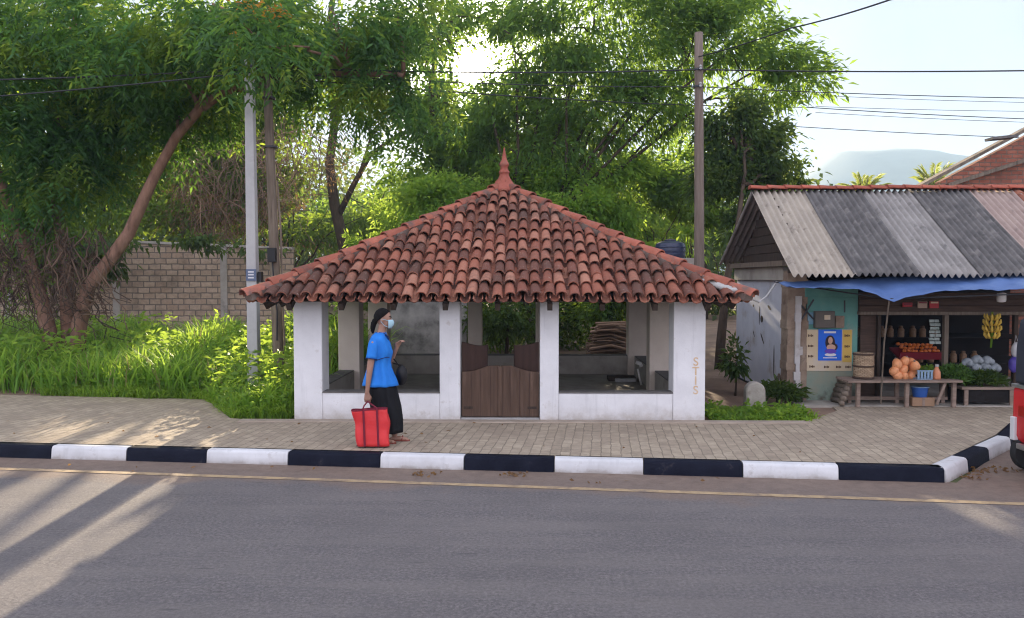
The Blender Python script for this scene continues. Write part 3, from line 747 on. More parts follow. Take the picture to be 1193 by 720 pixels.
o = rd.build('ridge_tile_row', M['tile_plain'], sh, smooth=True); md = o.modifiers.new('t', 'SOLIDIFY'); md.thickness = .014
# white stay and cable at the gable corner
MB().tube([at_y(905, 328, 12.7), at_y(893, 345, 12.6), at_y(884, 352, 12.4), at_y(873, 347, 12.1), at_y(862, 342, 11.9)], .014, 6).build('white_hose', M['concrete'], sh)
# red tiled lean-to next door
nb = thing('tiled_house', 'red tiled neighbouring roof with a brick gable, cut off at the right edge', 'house', (10.4, 16.8, .1))
g0 = at_y(1075, 217, 17.0); g1 = at_y(1200, 150, 17.0); sl = (g1.z-g0.z)/(g1.x-g0.x); apx = 13.2; apz = g0.z+(apx-g0.x)*sl
MB().extr([(8.5, .1), (18, .1), (18, g0.z+.1), (apx, apz-.1), (8.5, g0.z+(8.5-g0.x)*sl-.1)], 17.0, 17.25).build('gable_wall', M['brick_red'], nb)
for s, (xa_, xb_) in enumerate(((g0.x-.3, apx), (18.4, apx))):
    za_ = apz-abs(apx-xa_)*sl
    for nm, y0_, y1_, dz_ in (('gable_coping', 16.9, 17.24, 0), ('roof_slope', 17.26, 26, -2.2)):
        mb = MB(); mb.add([(xa_, y0_, za_+dz_), (xb_, y0_, apz+dz_), (xb_, y1_, apz+dz_), (xa_, y1_, za_+dz_), (xa_, y0_, za_+.07+dz_), (xb_, y0_, apz+.07+dz_), (xb_, y1_, apz+.07+dz_), (xa_, y1_, za_+.07+dz_)], [(0,1,2,3), (7,6,5,4), (0,4,5,1), (1,5,6,2), (2,6,7,3), (3,7,4,0)])
        mb.build(nm, M['wood_grey'], nb, fix=True)
q0, q1 = at_y(1104, 216, 16.9), at_y(1230, 175, 16.9)
MB().bar(q0, q1, .12, .07).build('gable_beam', M['wood_grey'], nb)
bq = at_y(1165, 163, 16.6); MB().obx((bq.x, 16.55, bq.z+.03), (.5, .3, .05), (0, -.1, 0)).build('loose_sheet', M['sheetB'], nb)
lt = MB()
for i in range(34):
    for j in range(9):
        x = 8.62+i*.17+random.uniform(-.01, .01); v = j/9
        y = 14.75-v*2.5; z = RZ+.02-v*1.55
        n = 5; vs = []
        for vv, r, h in ((0, .07, .02), (.34, .085, .045)):
            for k in range(n+1):
                A = math.pi*k/n; vs.append((x-math.cos(A)*r, y-vv*.85, z-vv*.53+h+math.sin(A)*r*.8))
        lt.add(vs, [(k, k+1, n+1+k+1, n+1+k) for k in range(n)]+[tuple(range(n+1, 2*n+2))])
o = lt.build('lean_to_tiles', M['tile'], nb, smooth=True); md = o.modifiers.new('t', 'SOLIDIFY'); md.thickness = .012
mb = MB(); mb.add([(8.63, 14.75, RZ-.02), (14.4, 14.75, RZ-.02), (14.4, 12.2, RZ-1.6), (8.63, 12.2, RZ-1.6)], [(0,1,2,3)]); o = mb.build('lean_to_deck', M['wood_dark'], nb); md = o.modifiers.new('t', 'SOLIDIFY'); md.thickness = .03

# blue tarpaulin awning
M['tarp'] = mat('blue_tarpaulin', [(.06,.115,.27), (.095,.165,.35)], 2.5, .5, .25, 10, stain=(.16,.24,.42), stain_scale=1.5)
rows = []; nx, ny = 64, 14
for j in range(ny+1):
    v = j/ny; r = []
    for i in range(nx+1):
        u = i/nx
        x = 3.86+u*5.2
        pxx = 614+x/12.0*950
        y = 12.62-v*(.62+.22*u)+.045*noise.noise((x*2, v*3, 0))+.02*noise.noise((x*7, v*5, 2))
        ytop = 329-min(1, u*1.6)*13
        droop = np.interp(pxx, [915, 945, 985, 1012, 1036, 1052, 1090, 1140, 1200, 1300], [331, 334, 336, 341, 350, 343, 339, 337, 334, 334])
        zt, zb = at_y(1000, ytop, 12.6).z, at_y(1000, droop, 12.0).z
        z = zt+(zb-zt)*v-.03*math.sin(math.pi*v)*(1+.5*math.sin(u*17)) + .018*noise.noise((x*3.2, v*2.2, 1)) + .020*noise.noise((x*8, v*4, 1)) - .045*v*v*max(0, math.sin(u*22+1))*.6
        r.append(Vector((x, y, z)))
    rows.append(r)
tp = thing('tarpaulin', 'sagging blue tarpaulin awning tied below the corrugated roof edge', 'awning', (6.4, 12.3, 2.0))
grid_mesh('sheet', rows, M['tarp'], tp, thick=.006)
MB().tube([Vector((3.8, 12.63, 2.08)), at_y(1036, 349, 12.0)+Vector((0, .02, .01)), Vector((9.1, 11.8, 1.98))], .010, 6).build('edge_rope', M['wire'], tp)
q = at_y(1036, 349, 12.05); MB().tube([q, at_y(1030, 400, 12.3), at_y(1026, 470, 12.6)], .012, 7).build('prop_stick', M['wood_grey'], tp)

# poster
M['poster'] = mat('sun_faded_poster_paper', [(.52,.40,.24), (.62,.52,.38)], 1.6, .7, .1, 20, stain=(.55,.50,.46), stain_scale=2)
M['poster_yellow'] = mat('yellow_poster_paper', [(.60,.40,.10)], 1, .7, 0)
M['poster_blue'] = mat('bright_blue_print', [(.012,.10,.60), (.02,.16,.72)], 3, .5, 0)
M['ink'] = mat('dark_print_ink', [(.09,.05,.03)], 1, .7, 0)
M['hairink'] = mat('dark_hair_print', [(.035,.02,.02)], 1, .6, 0); M['skinink'] = mat('skin_tone_print', [(.55,.33,.24)], 1, .6, 0)
M['purple'] = mat('purple_print', [(.12,.06,.42)], 1, .6, 0); M['whitep'] = mat('white_print', [(.66,.67,.70)], 1, .6, 0)
q = SP(966, 408)
po = thing('wall_poster', 'tan poster with a blue portrait panel pasted on the teal shop wall', 'poster', (q.x, SF-.01, q.z))
front('paper', 938.5, 993, 384, 432, M['poster'], SF-.024, .006, po, 0)
front('yellow_strip', 981.5, 992.5, 384.5, 422, M['poster_yellow'], SF-.028, .003, po, 0)
front('blue_panel', 953, 981, 384, 420, M['poster_blue'], SF-.030, .005, po, 0)
def disc(name, px, py, rx, ry, m, y, parent=po, th=.003, n=20, a0=0, a1=2*math.pi):
    c = SP(px, py); k = SF/F
    mb = MB(); mb.extr([(c.x+rx*k*math.cos(a), c.z+ry*k*math.sin(a)) for a in np.linspace(a0, a1, n+1)[:-1]], y-th, y); return mb.build(name, m, parent, fix=True)
disc('portrait_hair', 966.3, 399, 5.6, 8.5, M['hairink'], SF-.0305)
disc('portrait_hair', 970.5, 404, 4.4, 4.4, M['hairink'], SF-.0312)
disc('portrait_face', 966.5, 396.5, 2.6, 4.1, M['skinink'], SF-.0345)
disc('portrait_shoulder', 967.3, 404.5, 5.2, 3.6, M['skinink'], SF-.0342)
disc('portrait_dress', 966.5, 409, 6.8, 2.8, M['purple'], SF-.0375)
disc('portrait_dress', 966.5, 413, 6.6, 1.9, M['whitep'], SF-.0372)
front('print_line', 960, 974, 386, 388.2, M['whitep'], SF-.033, .003, po, 0)
front('print_line', 959, 975, 416.3, 417.4, M['whitep'], SF-.033, .003, po, 0)
for px, py in [(944.5, 391), (944.5, 403), (944.5, 415), (987, 391), (987, 403.5), (987, 415.5), (946, 427), (963, 427.5), (977, 427.5), (988, 427.5)]:
    for k in range(4): front('print_mark', px-3+k*1.6, px-1.8+k*1.6, py-1.4+.5*(k % 2), py+1+.4*((k+1) % 2), M['ink'], SF-.0315 if px > 981 and py < 422 else SF-.027, .003, po, 0)
# meter box and conduits
q = SP(962, 372)
mt = thing('meter_box', 'dark grey electricity meter box above the poster on the teal wall', 'meter box', (q.x, SF-.05, q.z))
M['mbox'] = mat('grey_brown_metal', [(.10,.085,.07), (.14,.12,.10)], 4, .6, .1, 30)
front('case', 950, 973, 362.5, 382, M['mbox'], SF-.12, .11, mt, .008)
front('dial_window', 960.5, 967.5, 367, 372.5, M['poster'], SF-.126, .005, mt, 0)
front('side_panel', 973.5, 984, 368, 382, M['peel'], SF-.05, .04, mt, .004)
MB().tube([SP(930, 352, SF-.06), SP(948, 372, SF-.06)], .013, 6).build('conduit', M['band'], mt)
MB().tube([SP(948, 349, SF-.06), SP(934, 372, SF-.06)], .013, 6).build('conduit', M['band'], mt)
MB().tube([SP(984, 350, SF-.06), SP(984, 364, SF-.06)], .012, 6).build('conduit', M['band'], mt)
M['blue_rag'] = mat('blue_flaking_paint', [(.10,.28,.42), (.30,.42,.48)], 8, .8, .1)
front('blue_flake', 941, 951, 364, 378, M['blue_rag'], SF-.02, .015, mt, .004)

# market bench and what stands on it
yb = 12.55
bt = at_y(985, 443, yb).z
def BX(px): return at_y(px, 440, yb).x
be = thing('market_bench', 'rough wooden bench with thin legs in front of the fruit shop', 'bench', (BX(1053), yb, .15))
for k in range(3):
    MB().obx(((BX(986)+BX(1120))/2, yb+.02+k*.17, bt-.015-.004*(k % 2)), (BX(1120)-BX(986), .155, .035), (0, .004*(k-1), 0)).build('top_board', M['bench'], be, bevel=.005)
for px in (1001, 1058, 1113):
    for dy in (.04, .38): MB().bx(BX(px)-.03, BX(px)+.03, yb+dy-.03, yb+dy+.03, .15, bt-.034).build('leg', M['bench'], be, bevel=.006)
MB().bar((BX(1101), yb+.0, bt-.04), (BX(1092), yb+.01, .2), .04, .04).build('brace', M['bench'], be)
MB().bx(BX(992), BX(1118), yb+.34, yb+.40, .22, .27).build('stretcher', M['bench'], be)
# logs and low side shelf at the left of the bench
for i in range(5):
    x0 = BX(983+2*i); t_ = thing('log', ['thick grey log lying lowest beside the bench', 'brown log at the left side of the bench heap', 'short split log resting on the bench heap', 'thin crooked log under the bench end', 'topmost log of the heap by the poster wall'][i], 'log', (x0, 12.75, .2+.07*i), 'logs heaped at the bench end')
    MB().tube([(x0, 12.6, .2+.075*i), (x0+.05, 12.8, .22+.075*i), (x0+.02, 13.05, .2+.075*i)], [.045+.004*(i % 3)]*3, 9, rough=.1).build('bark', M['wood_grey'], t_, smooth='all')
# cane basket
q = at_y(1006.5, 438, yb+.2)
cb = thing('cane_basket', 'round tan cane basket on the left end of the bench', 'basket', (q.x, yb+.22, bt))
M['cane'] = brickmat('woven_cane', (.40,.29,.18), (.48,.36,.24), (.20,.13,.08), .05, .02, .003, 'xz', bstr=.6)
MB().lathe([(.135, 0), (.15, .05), (.155, .22), (.15, .34), (.155, .39), (.14, .405), (.0, .395)], (q.x, yb+.22, bt), 20).build('woven_body', M['cane'], cb, smooth=True)
for z in (.02, .20, .385): MB().lathe([(.158, z-.014), (.166, z), (.158, z+.014)], (q.x, yb+.22, bt), 20).build('cane_hoop', M['plank'], cb)
# king coconuts
M['kingco'] = mat('orange_coconut_skin', [(.70,.26,.10), (.80,.38,.18)], 6, .45, .1, 20, rnd=.12, stain=(.45,.17,.07), stain_scale=6)
names = ['orange king coconut at the upper left of the bench heap', 'orange king coconut at the top middle of the bench heap', 'orange king coconut at the upper right of the bench heap', 'orange king coconut at the far left of the heap, half way up', 'orange king coconut in the centre of the bench heap', 'orange king coconut at the far right of the heap, half way up', 'orange king coconut at the lower left, touching the bench', 'orange king coconut at the lower middle, touching the bench', 'orange king coconut at the lower right, touching the bench', 'smaller orange king coconut on the right shoulder of the heap']
for i, (px, py) in enumerate([(1045, 424), (1054, 421), (1062, 423), (1042, 432), (1052, 430.5), (1064, 431), (1045, 437), (1053, 438), (1061, 437.5), (1066, 426)]):
    c = at_y(px, py, yb+.16+.05*(i % 3))
    t_ = thing('king_coconut', names[i], 'coconut', c, 'king coconuts heaped on the bench')
    rr = .078*random.uniform(.92, 1.05)
    sq = (1, 1, 1.12)
    o = MB().ball((0, 0, 0), rr, 14, sq=sq); 
    mb = o; mtx = Matrix.Rotation(random.uniform(-.9, .9), 3, 'Y') @ Matrix.Rotation(random.uniform(-.6, .6), 3, 'X')
    mb.v = [tuple(c+mtx @ Vector((v[0]*(1-.15*(v[2] > 0)), v[1], v[2]))) for v in mb.v]; mb.build('husk', M['kingco'], t_, smooth='all')
    tip = c+mtx @ Vector((0, 0, rr*1.1)); MB().ball(tip, .018, 8).build('stalk_cap', M['bench'], t_)
# crate and bottle on the bench
M['crate_blue'] = mat('blue_plastic', [(.03,.10,.35)], 1, .4, 0); M['crate_pale'] = mat('pale_blue_plastic', [(.22,.33,.45)], 1, .4, 0)
q = at_y(1076, 442, yb+.1)
cr = thing('plastic_tray', 'pale blue slatted plastic tray on the bench beside the coconuts', 'tray', (q.x, yb+.15, bt))
MB().bx(q.x-.115, q.x+.115, yb+.06, yb+.30, bt, bt+.02).build('tray_base', M['crate_pale'], cr)
for k in range(5): MB().bx(q.x-.115+k*.05, q.x-.085+k*.05, yb+.05, yb+.065, bt+.02, bt+.13).build('slat', M['crate_pale'], cr)
MB().bx(q.x-.12, q.x+.12, yb+.045, yb+.07, bt+.13, bt+.15).build('tray_rim', M['crate_pale'], cr)
M['greens'] = leafmat('bunched_leaf_greens', (.04,.11,.02), (.13,.24,.05), (.25,.40,.06), .3)
def fuzz(name, label, cat, c, rad, n, m, L, W, grp=None, up=.5, kind=None):
    pos = []; c = Vector(c)
    P = RNG.normal(size=(n, 3)); P /= np.linalg.norm(P, axis=1)[:, None]; P *= (RNG.random((n, 1))**.4)*np.array(rad); P[:, 2] = np.abs(P[:, 2])
    D = P/np.array(rad)+RNG.normal(size=(n, 3))*.5; D[:, 2] += up
    t_ = thing(name, label, cat, c, grp)
    leaves('leaves', P+np.array(c), D, L*(.7+.6*RNG.random(n)), W, m, t_); return t_
def leaves(name, pos, dirs, length, width, m, parent=None, origin=None, kind=None, flat=0.0):
    """many single leaves, each one a folded pointed quad"""
    pos = np.asarray(pos, float); n = len(pos)
    D = np.asarray(dirs, float); D = D/np.maximum(np.linalg.norm(D, axis=1), 1e-6)[:, None]
    A = RNG.normal(size=(n, 3)); A[:, 2] *= (1-flat)
    S = np.cross(D, A); S /= np.maximum(np.linalg.norm(S, axis=1), 1e-6)[:, None]
    Lh = np.broadcast_to(np.asarray(length, float), (n,))[:, None]; Wd = np.broadcast_to(np.asarray(width, float), (n,))[:, None]
    Nn = np.cross(S, D)
    mid = pos + D*Lh*.45
    tip = pos + D*Lh + np.array([0, 0, -.18])*Lh
    V = np.empty((n, 4, 3)); V[:, 0] = pos; V[:, 1] = mid+S*Wd/2+Nn*Wd*.12; V[:, 2] = tip; V[:, 3] = mid-S*Wd/2+Nn*Wd*.12
    off = np.array(WL[parent.name]) if parent is not None else np.array(origin or (0, 0, 0))
    V = (V.reshape(-1, 3)-off)
    me = bpy.data.meshes.new(name); me.vertices.add(4*n); me.vertices.foreach_set('co', V.ravel())
    me.loops.add(4*n); me.loops.foreach_set('vertex_index', np.arange(4*n, dtype=np.int32))
    me.polygons.add(n); me.polygons.foreach_set('loop_start', np.arange(0, 4*n, 4, dtype=np.int32))
    me.materials.append(m); me.update(calc_edges=True); me.validate()
    return link_mesh(name, me, parent, origin)

# greens, packets, tomatoes, bananas ... in and in front of the shop
q = at_y(1088, 443, yb+.2)
bo = thing('orange_jug', 'small orange bottle with a pale lid beside the blue tray', 'bottle', (q.x, yb+.12, bt))
M['jug'] = mat('orange_plastic', [(.60,.24,.12)], 1, .4, 0)
MB().lathe([(.055, 0), (.06, .03), (.055, .12), (.03, .17), (.022, .2)], (q.x, yb+.12, bt), 14).build('bottle_body', M['jug'], bo, smooth='all')
MB().lathe([(.026, .2), (.026, .235)], (q.x, yb+.12, bt), 12).build('lid', M['concrete'], bo)
fuzz('lettuce_head', 'pale green leafy head on the bench behind the tray', 'vegetable', at_y(1080, 436, yb+.3), (.12, .1, .10), 260, M['verge'], .09, .06)
fuzz('greens_heap', 'bright green heap of leafy bunches right of the tray', 'vegetable', at_y(1110, 443, 12.95), (.30, .2, .20), 1500, M['greens'], .11, .035)
# low stand with vegetables at the right
ys = 12.75
st = thing('vegetable_stand', 'low dark vegetable stand with a pale tray edge right of the bench', 'stall', (at_y(1145, 470, ys).x, ys, .15))
xa4, xb4 = at_y(1121, 450, ys).x, at_y(1180, 450, ys).x; zt4 = at_y(1145, 451, ys).z
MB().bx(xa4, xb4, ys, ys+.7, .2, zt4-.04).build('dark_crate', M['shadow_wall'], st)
MB().bx(xa4-.02, xb4+.02, ys-.03, ys+.72, zt4-.04, zt4).build('tray_edge', M['bench'], st, bevel=.006)
for x in (xa4+.04, xb4-.04): MB().bx(x-.03, x+.03, ys-.055, ys-.031, .15, zt4-.042).build('leg', M['bench'], st)
M['cabbage'] = mat('grey_green_cabbage', [(.20,.23,.26), (.34,.37,.38)], 8, .6, .4, 20, rnd=.15)
cl = ['leftmost grey cabbage of the upper pile', 'grey cabbage second from left in the upper pile', 'grey cabbage atop the middle of the pile', 'grey cabbage third along the front of the pile', 'grey cabbage at the right top of the pile', 'rightmost grey cabbage of the pile', 'low grey cabbage in the middle of the pile']
for i, (px, py) in enumerate(((1127, 422), (1135, 427), (1138, 419), (1146, 426), (1150, 420), (1159, 428), (1142, 433))):
    c = at_y(px, py, ys+.45); t_ = thing('cabbage', cl[i]+' behind the green beans', 'cabbage', c, 'cabbages piled on the vegetable stand')
    mb = MB().ball(c, .085, 14, sq=(1.05, 1, .85)); mb.v = [tuple(Vector(v)+Vector((1, 1, 1))*.012*noise.noise(Vector(v)*18)) for v in mb.v]; mb.build('head', M['cabbage'], t_, smooth='all')
    for k in range(4):
        a = k*1.6+i; MB().ball(c+Vector((.06*math.cos(a), .06*math.sin(a)-.01, -.015)), .055, 10, sq=(.9, .9, .9)).build('outer_leaf', M['cabbage'], t_, smooth='all')
fuzz('green_beans_heap', 'dark green heap of beans along the stand front', 'vegetable', at_y(1145, 447, ys+.15), (.36, .15, .17), 1300, M['leaf_right'], .10, .035)
# tomatoes in a sloping red tray
yt = 13.75
tc = at_y(1070, 412, yt)
tr = thing('tomato_tray', 'sloping dark red tray inside the shop holding tomatoes', 'tray', tc)
M['redtray'] = mat('dark_red_plastic', [(.20,.02,.03)], 1, .5, 0)
MB().obx((tc.x, yt+.05, tc.z), (.76, .42, .03), (.35, 0, 0)).build('tray_floor', M['redtray'], tr)
MB().obx((tc.x, yt-.15, tc.z-.02), (.76, .03, .12), (.35, 0, 0)).build('tray_front', M['redtray'], tr)
M['tomato'] = mat('ripe_tomato_skin', [(.52,.09,.02), (.62,.19,.04)], 3, .3, 0, rnd=.25)
k = 0
base_o = None
for j in range(3):
    for i in range(9):
        c = Vector((tc.x-.28+i*.07+random.uniform(-.012, .012), yt-.08+j*.12, tc.z+.05+j*.045+random.uniform(-.008, .012)))
        o = MB().ball(c, .036, 10, sq=(1, 1, .85)).build('tomato', M['tomato'], smooth='all', origin=c)
        setp(o, 'round orange red tomato lying among others in the dark red tray', 'tomato', 'tomatoes in the red tray')
# sachet strips hanging
M['sachet'] = mat('silver_green_sachet', [(.20,.26,.22), (.42,.46,.43)], 14, .3, .2, 30)
q = at_y(1090, 375, SF-.02)
for s, (px, lb) in enumerate(((1086, 'left hanging strip of silver green sachets under the lintel'), (1092, 'right hanging strip of silver green sachets beside the post'))):
    t_ = thing('sachet_strip', lb, 'sachets', at_y(px, 371, SF+.05), 'hanging sachet strips')
    for k in range(7):
        c = at_y(px+random.uniform(-1, 1), 374+k*4.2, SF+.05)
        MB().obx(c, (.082, .02, .048), (random.uniform(-.5, .1), 0, random.uniform(-.3, .3))).build('sachet', M['sachet'], t_, bevel=.006)
# hanging small packs on the fascia
for i, (px, m, lb) in enumerate(((1057, 'redp', 'small red packet hung first on the shop fascia'), (1074.5, 'beigep', 'small beige packet hung in the middle of the fascia'), (1088, 'redp', 'small red packet with pale top hung last on the fascia'))):
    if m not in M: M[m] = mat(m.replace('redp', 'red_packet').replace('beigep', 'beige_packet'), [(.42,.035,.04)] if m == 'redp' else [(.42,.30,.22)], 1, .5, 0)
    c = at_y(px, 355, SF-.11); t_ = thing('packet', lb, 'packet', c, 'packets hung on the fascia')
    MB().obx(c, (.15, .03, .11 if i else .07), (0, 0, .05*(i-1))).build('pack', M[m], t_, bevel=.006)
    MB().obx(c+Vector((0, -.018, .035 if i else .01)), (.12, .006, .025), (0, 0, .05*(i-1))).build('pack_band', M['poster'] if i == 2 else M['redtray'], t_)
# bananas
q = at_y(1156, 367, SF-.12)
bn = thing('banana_bunch', 'hanging yellow banana bunch under the shop fascia', 'bananas', q)
M['banana'] = mat('ripe_banana_skin', [(.60,.38,.05), (.72,.52,.10)], 5, .5, .1, 20, rnd=.12)
MB().tube([q+Vector((0, 0, .05)), q+Vector((.005, 0, -.25)), q+Vector((-.01, 0, -.52))], [.016, .022, .014], 8).build('stalk', M['leaf_lime'], bn)
for tier, (z, r, n) in enumerate(((-.06, .10, 9), (-.15, .115, 10), (-.25, .12, 9), (-.35, .10, 7))):
    for k in range(n):
        a = 2*math.pi*k/n+tier*.35; e = Vector((math.cos(a), math.sin(a), 0)); o = q+Vector((0, 0, z))
        pts = [o+e*.02, o+e*r*.7+Vector((0, 0, -.012)), o+e*r*1.05+Vector((0, 0, .035)), o+e*r*1.1+Vector((0, 0, .085))]
        MB().tube(pts, [.011, .022, .021, .008], 7).build('banana', M['banana'], bn, smooth='all')
# bulb
q = at_y(1167, 337, 12.5)
bl = thing('light_bulb', 'unlit white bulb hanging under the tarpaulin edge', 'light bulb', q)
M['bulb'] = mat('milky_glass', [(.72,.70,.66)], 1, .3, 0, spec=.5)
MB().tube([q+Vector((0, 0, .12)), q], .008, 6).build('flex', M['wire'], bl)
MB().lathe([(.02, 0), (.022, -.04)], q, 12).build('bulb_cap', M['band'], bl)
MB().lathe([(.022, -.04), (.062, -.06), (.066, -.16), (.06, -.19), (.02, -.2)], q, 16).build('glass', M['bulb'], bl, smooth=True)
# bucket, carton under the bench; hanging bags at the right
q = at_y(1073, 458, yb+.12)
bk = thing('blue_basin', 'blue plastic basin on the carton under the bench', 'basin', (q.x, yb+.16, .3))
MB().lathe([(.10, .30), (.125, .45), (.132, .455), (.12, .452), (.096, .31)], (q.x, yb+.16, 0), 18).build('bowl', M['crate_blue'], bk, smooth=True)
MB().lathe([(.134, .448), (.139, .455), (.134, .462)], (q.x, yb+.16, 0), 18).build('bowl_rim', M['crate_pale'], bk)
ct = thing('carton', 'small brown cardboard carton on the ground under the bench', 'box', (q.x, yb+.16, .16))
M['card'] = mat('brown_cardboard', [(.26,.16,.10), (.33,.21,.13)], 4, .85, .1)
MB().bx(q.x-.17, q.x+.17, yb+.03, yb+.30, .166, .298).build('carton_body', M['card'], ct, bevel=.005); MB().bx(q.x-.02, q.x+.02, yb+.026, yb+.0295, .17, .295).build('carton_tape', M['bench'], ct)
M['bagp'] = mat('purple_plastic_bag', [(.05,.035,.22), (.10,.07,.34)], 5, .35, .3, 12)
M['bagw'] = mat('white_plastic_bag', [(.5,.5,.5)], 5, .35, .3, 12)
for px, py, m, lb in ((1181, 425, 'bagp', 'purple blue plastic bag hanging at the right shop post'), (1184, 408, 'bagw', 'white plastic bag hanging above the purple one')):
    c = at_y(px, py, SF-.14); t_ = thing('hanging_bag', lb, 'bag', c, 'bags hanging at the right shop post')
    mb = MB().ball(c, .1, 12, sq=(.8, .6, 1.3)); mb.v = [tuple(Vector(v)+Vector((1, .4, .5))*.02*noise.noise(Vector(v)*14)) for v in mb.v]; mb.build('pouch', M[m], t_, smooth='all')
    MB().tube([c+Vector((-.03, 0, .11)), c+Vector((0, .02, .24)), c+Vector((.03, 0, .11))], .006, 5).build('handle', M[m], t_)

# ------------------------------------------------------------------ milestone, firewood, tank, items inside the rest house
q = at_y(879, 474, 12.5)
M['stone'] = mat('weathered_white_stone', [(.30,.27,.23), (.42,.39,.34)], 9, .95, .4, 30, stain=(.17,.14,.11), stain_scale=7)
ms = thing('milestone', 'squat round topped whitish milestone in the grass before the shop wall', 'milestone', (q.x, 12.5, .12))
pr = [(-.155, .08), (-.15, .34)]+[(-.15*math.cos(a), .40+.155*math.sin(a)) for a in np.linspace(.15, math.pi-.15, 11)]+[(.15, .34), (.155, .08)]
MB().extr([(q.x+x, z) for x, z in pr], 12.42, 12.60).build('stone', M['stone'], ms, bevel=.025, smooth=True)
MB().bx(q.x-.20, q.x+.20, 12.38, 12.64, .05, .135).build('foot', M['cement'], ms, bevel=.01)
fw = thing('firewood_stack', 'brown heap of firewood sticks seen through the right opening', 'firewood', (1.9, 19.0, .15))
mb = MB()
for i in range(150):
    z = .2+.85*random.random(); w = .62*(1-.35*(z/1.1)**2); x0 = 1.95-w*random.uniform(.6, 1); x1 = 1.95+w*random.uniform(.6, 1); y = 19+random.uniform(-.35, .35)
    mb.tube([(x0, y, z+random.uniform(-.06, .06)), ((x0+x1)/2, y+.03, z+random.uniform(-.04, .04)+.05), (x1, y+random.uniform(-.15, .15), z+random.uniform(-.08, .08))], [random.uniform(.014, .032)]*3, 6)
setp(mb.build('stick_pile', M['vine'], fw), kind='stuff')
# pump house with water tank
pz = at_y(782, 299.5, 19.6).z; px_ = at_y(782, 290, 19.6).x
M['tank'] = mat('dark_blue_plastic_tank', [(.018,.025,.06), (.03,.04,.09)], 3, .35, 0, spec=.5)
hs = thing('tiled_shed', 'low shed with reddish tiles behind the right end of the roof', 'shed', (4.0, 19.6, .1))
MB().bx(2.9, 3.98, 19.3, 21.0, .1, pz-.35).build('shed_wall', M['brick_red'], hs)
mb = MB()
for i in range(7):
    for j in range(5):
        x = 2.95+i*.165; n = 5; vs = []
        for vv, r, h in ((0, .07, .02), (.42, .085, .05)):
            yv = 20.1-j*.30-vv; zv = pz+.02-.22*(j*.36+vv)
            for k in range(n+1):
                A = math.pi*k/n; vs.append((x-math.cos(A)*r, yv, zv-.12+h+math.sin(A)*r*.8))
        mb.add(vs, [(k, k+1, n+1+k+1, n+1+k) for k in range(n)]+[tuple(range(n+1, 2*n+2))])
o = mb.build('shed_tiles', M['tile'], hs, smooth=True); md = o.modifiers.new('t', 'SOLIDIFY'); md.thickness = .012
MB().bx(2.85, 4.03, 19.2, 21.0, pz-.3, pz-.03).build('shed_slab', M['cement'], hs)
wt = thing('water_tank', 'dark blue plastic water tank showing above the right roof slope', 'water tank', (px_, 19.75, pz))
MB().lathe([(.34, -.03), (.36, .02), (.36, .26), (.33, .33), (.22, .38), (.15, .39)], (px_, 19.75, pz), 24).build('tank_body', M['tank'], wt, smooth=True)
for z in (.06, .15, .24): MB().lathe([(.362, z-.018), (.372, z), (.362, z+.018)], (px_, 19.75, pz), 24).build('tank_rib', M['tank'], wt)
MB().lathe([(.15, .385), (.15, .42), (.02, .44)], (px_, 19.75, pz), 16).build('tank_lid', M['tank'], wt, smooth=True)
# wash corner inside the rest house
q = at_y(727, 452, 15.6)
bx_ = thing('wash_trough', 'dark box with a pale ledge standing inside the right opening', 'trough', (q.x, 15.6, .155))
x0, x1 = at_y(709, 450, 15.6).x, at_y(741, 450, 15.6).x; zt5 = at_y(725, 439.5, 15.6).z
MB().bx(x0, x1, 15.6, 15.95, .156, zt5).build('trough_body', M['wood_dark'], bx_, bevel=.008)
MB().bx(x0+.12, x1-.02, 15.48, 15.595, .156, .22).build('ledge', M['concrete'], bx_, bevel=.008)
q0, q1, q2, q3 = at_y(741, 422, 15.0), at_y(746, 424, 15.0), at_y(743, 430, 15.02), at_y(748, 452, 15.1)
wp = thing('white_pipe', 'bent white pipe leaning beside the dark trough in the rest house', 'pipe', q3)
MB().tube([q2, q3], .02, 8).build('pipe', M['bulb'], wp, smooth='all'); MB().tube([q0, q1, q1+Vector((.02, 0, -.05))], .035, 8).build('pipe_head', M['bulb'], wp, smooth='all')

# dim goods on the inner shelves
M['jar'] = mat('dim_brown_jar', [(.16,.09,.05), (.26,.16,.09)], 20, .4, 0, rnd=.4)
for z_, y_, x0_, n_ in ((1.05, 15.05, 5.95, 9), (.62, 14.7, 6.9, 7)):
    for k in range(n_):
        c = Vector((x0_+k*.19+random.uniform(-.02, .02), y_+.08, z_))
        o = MB().lathe([(.055, 0), (.06, .02), (.06, .14), (.035, .17), (.038, .2), (.03, .205)], c, 12).build('jar', M['jar'], smooth=True, origin=c)
        setp(o, 'small brownish jar standing in a row on a dark shelf inside the shop', 'jar', 'jars on the inner shelves')
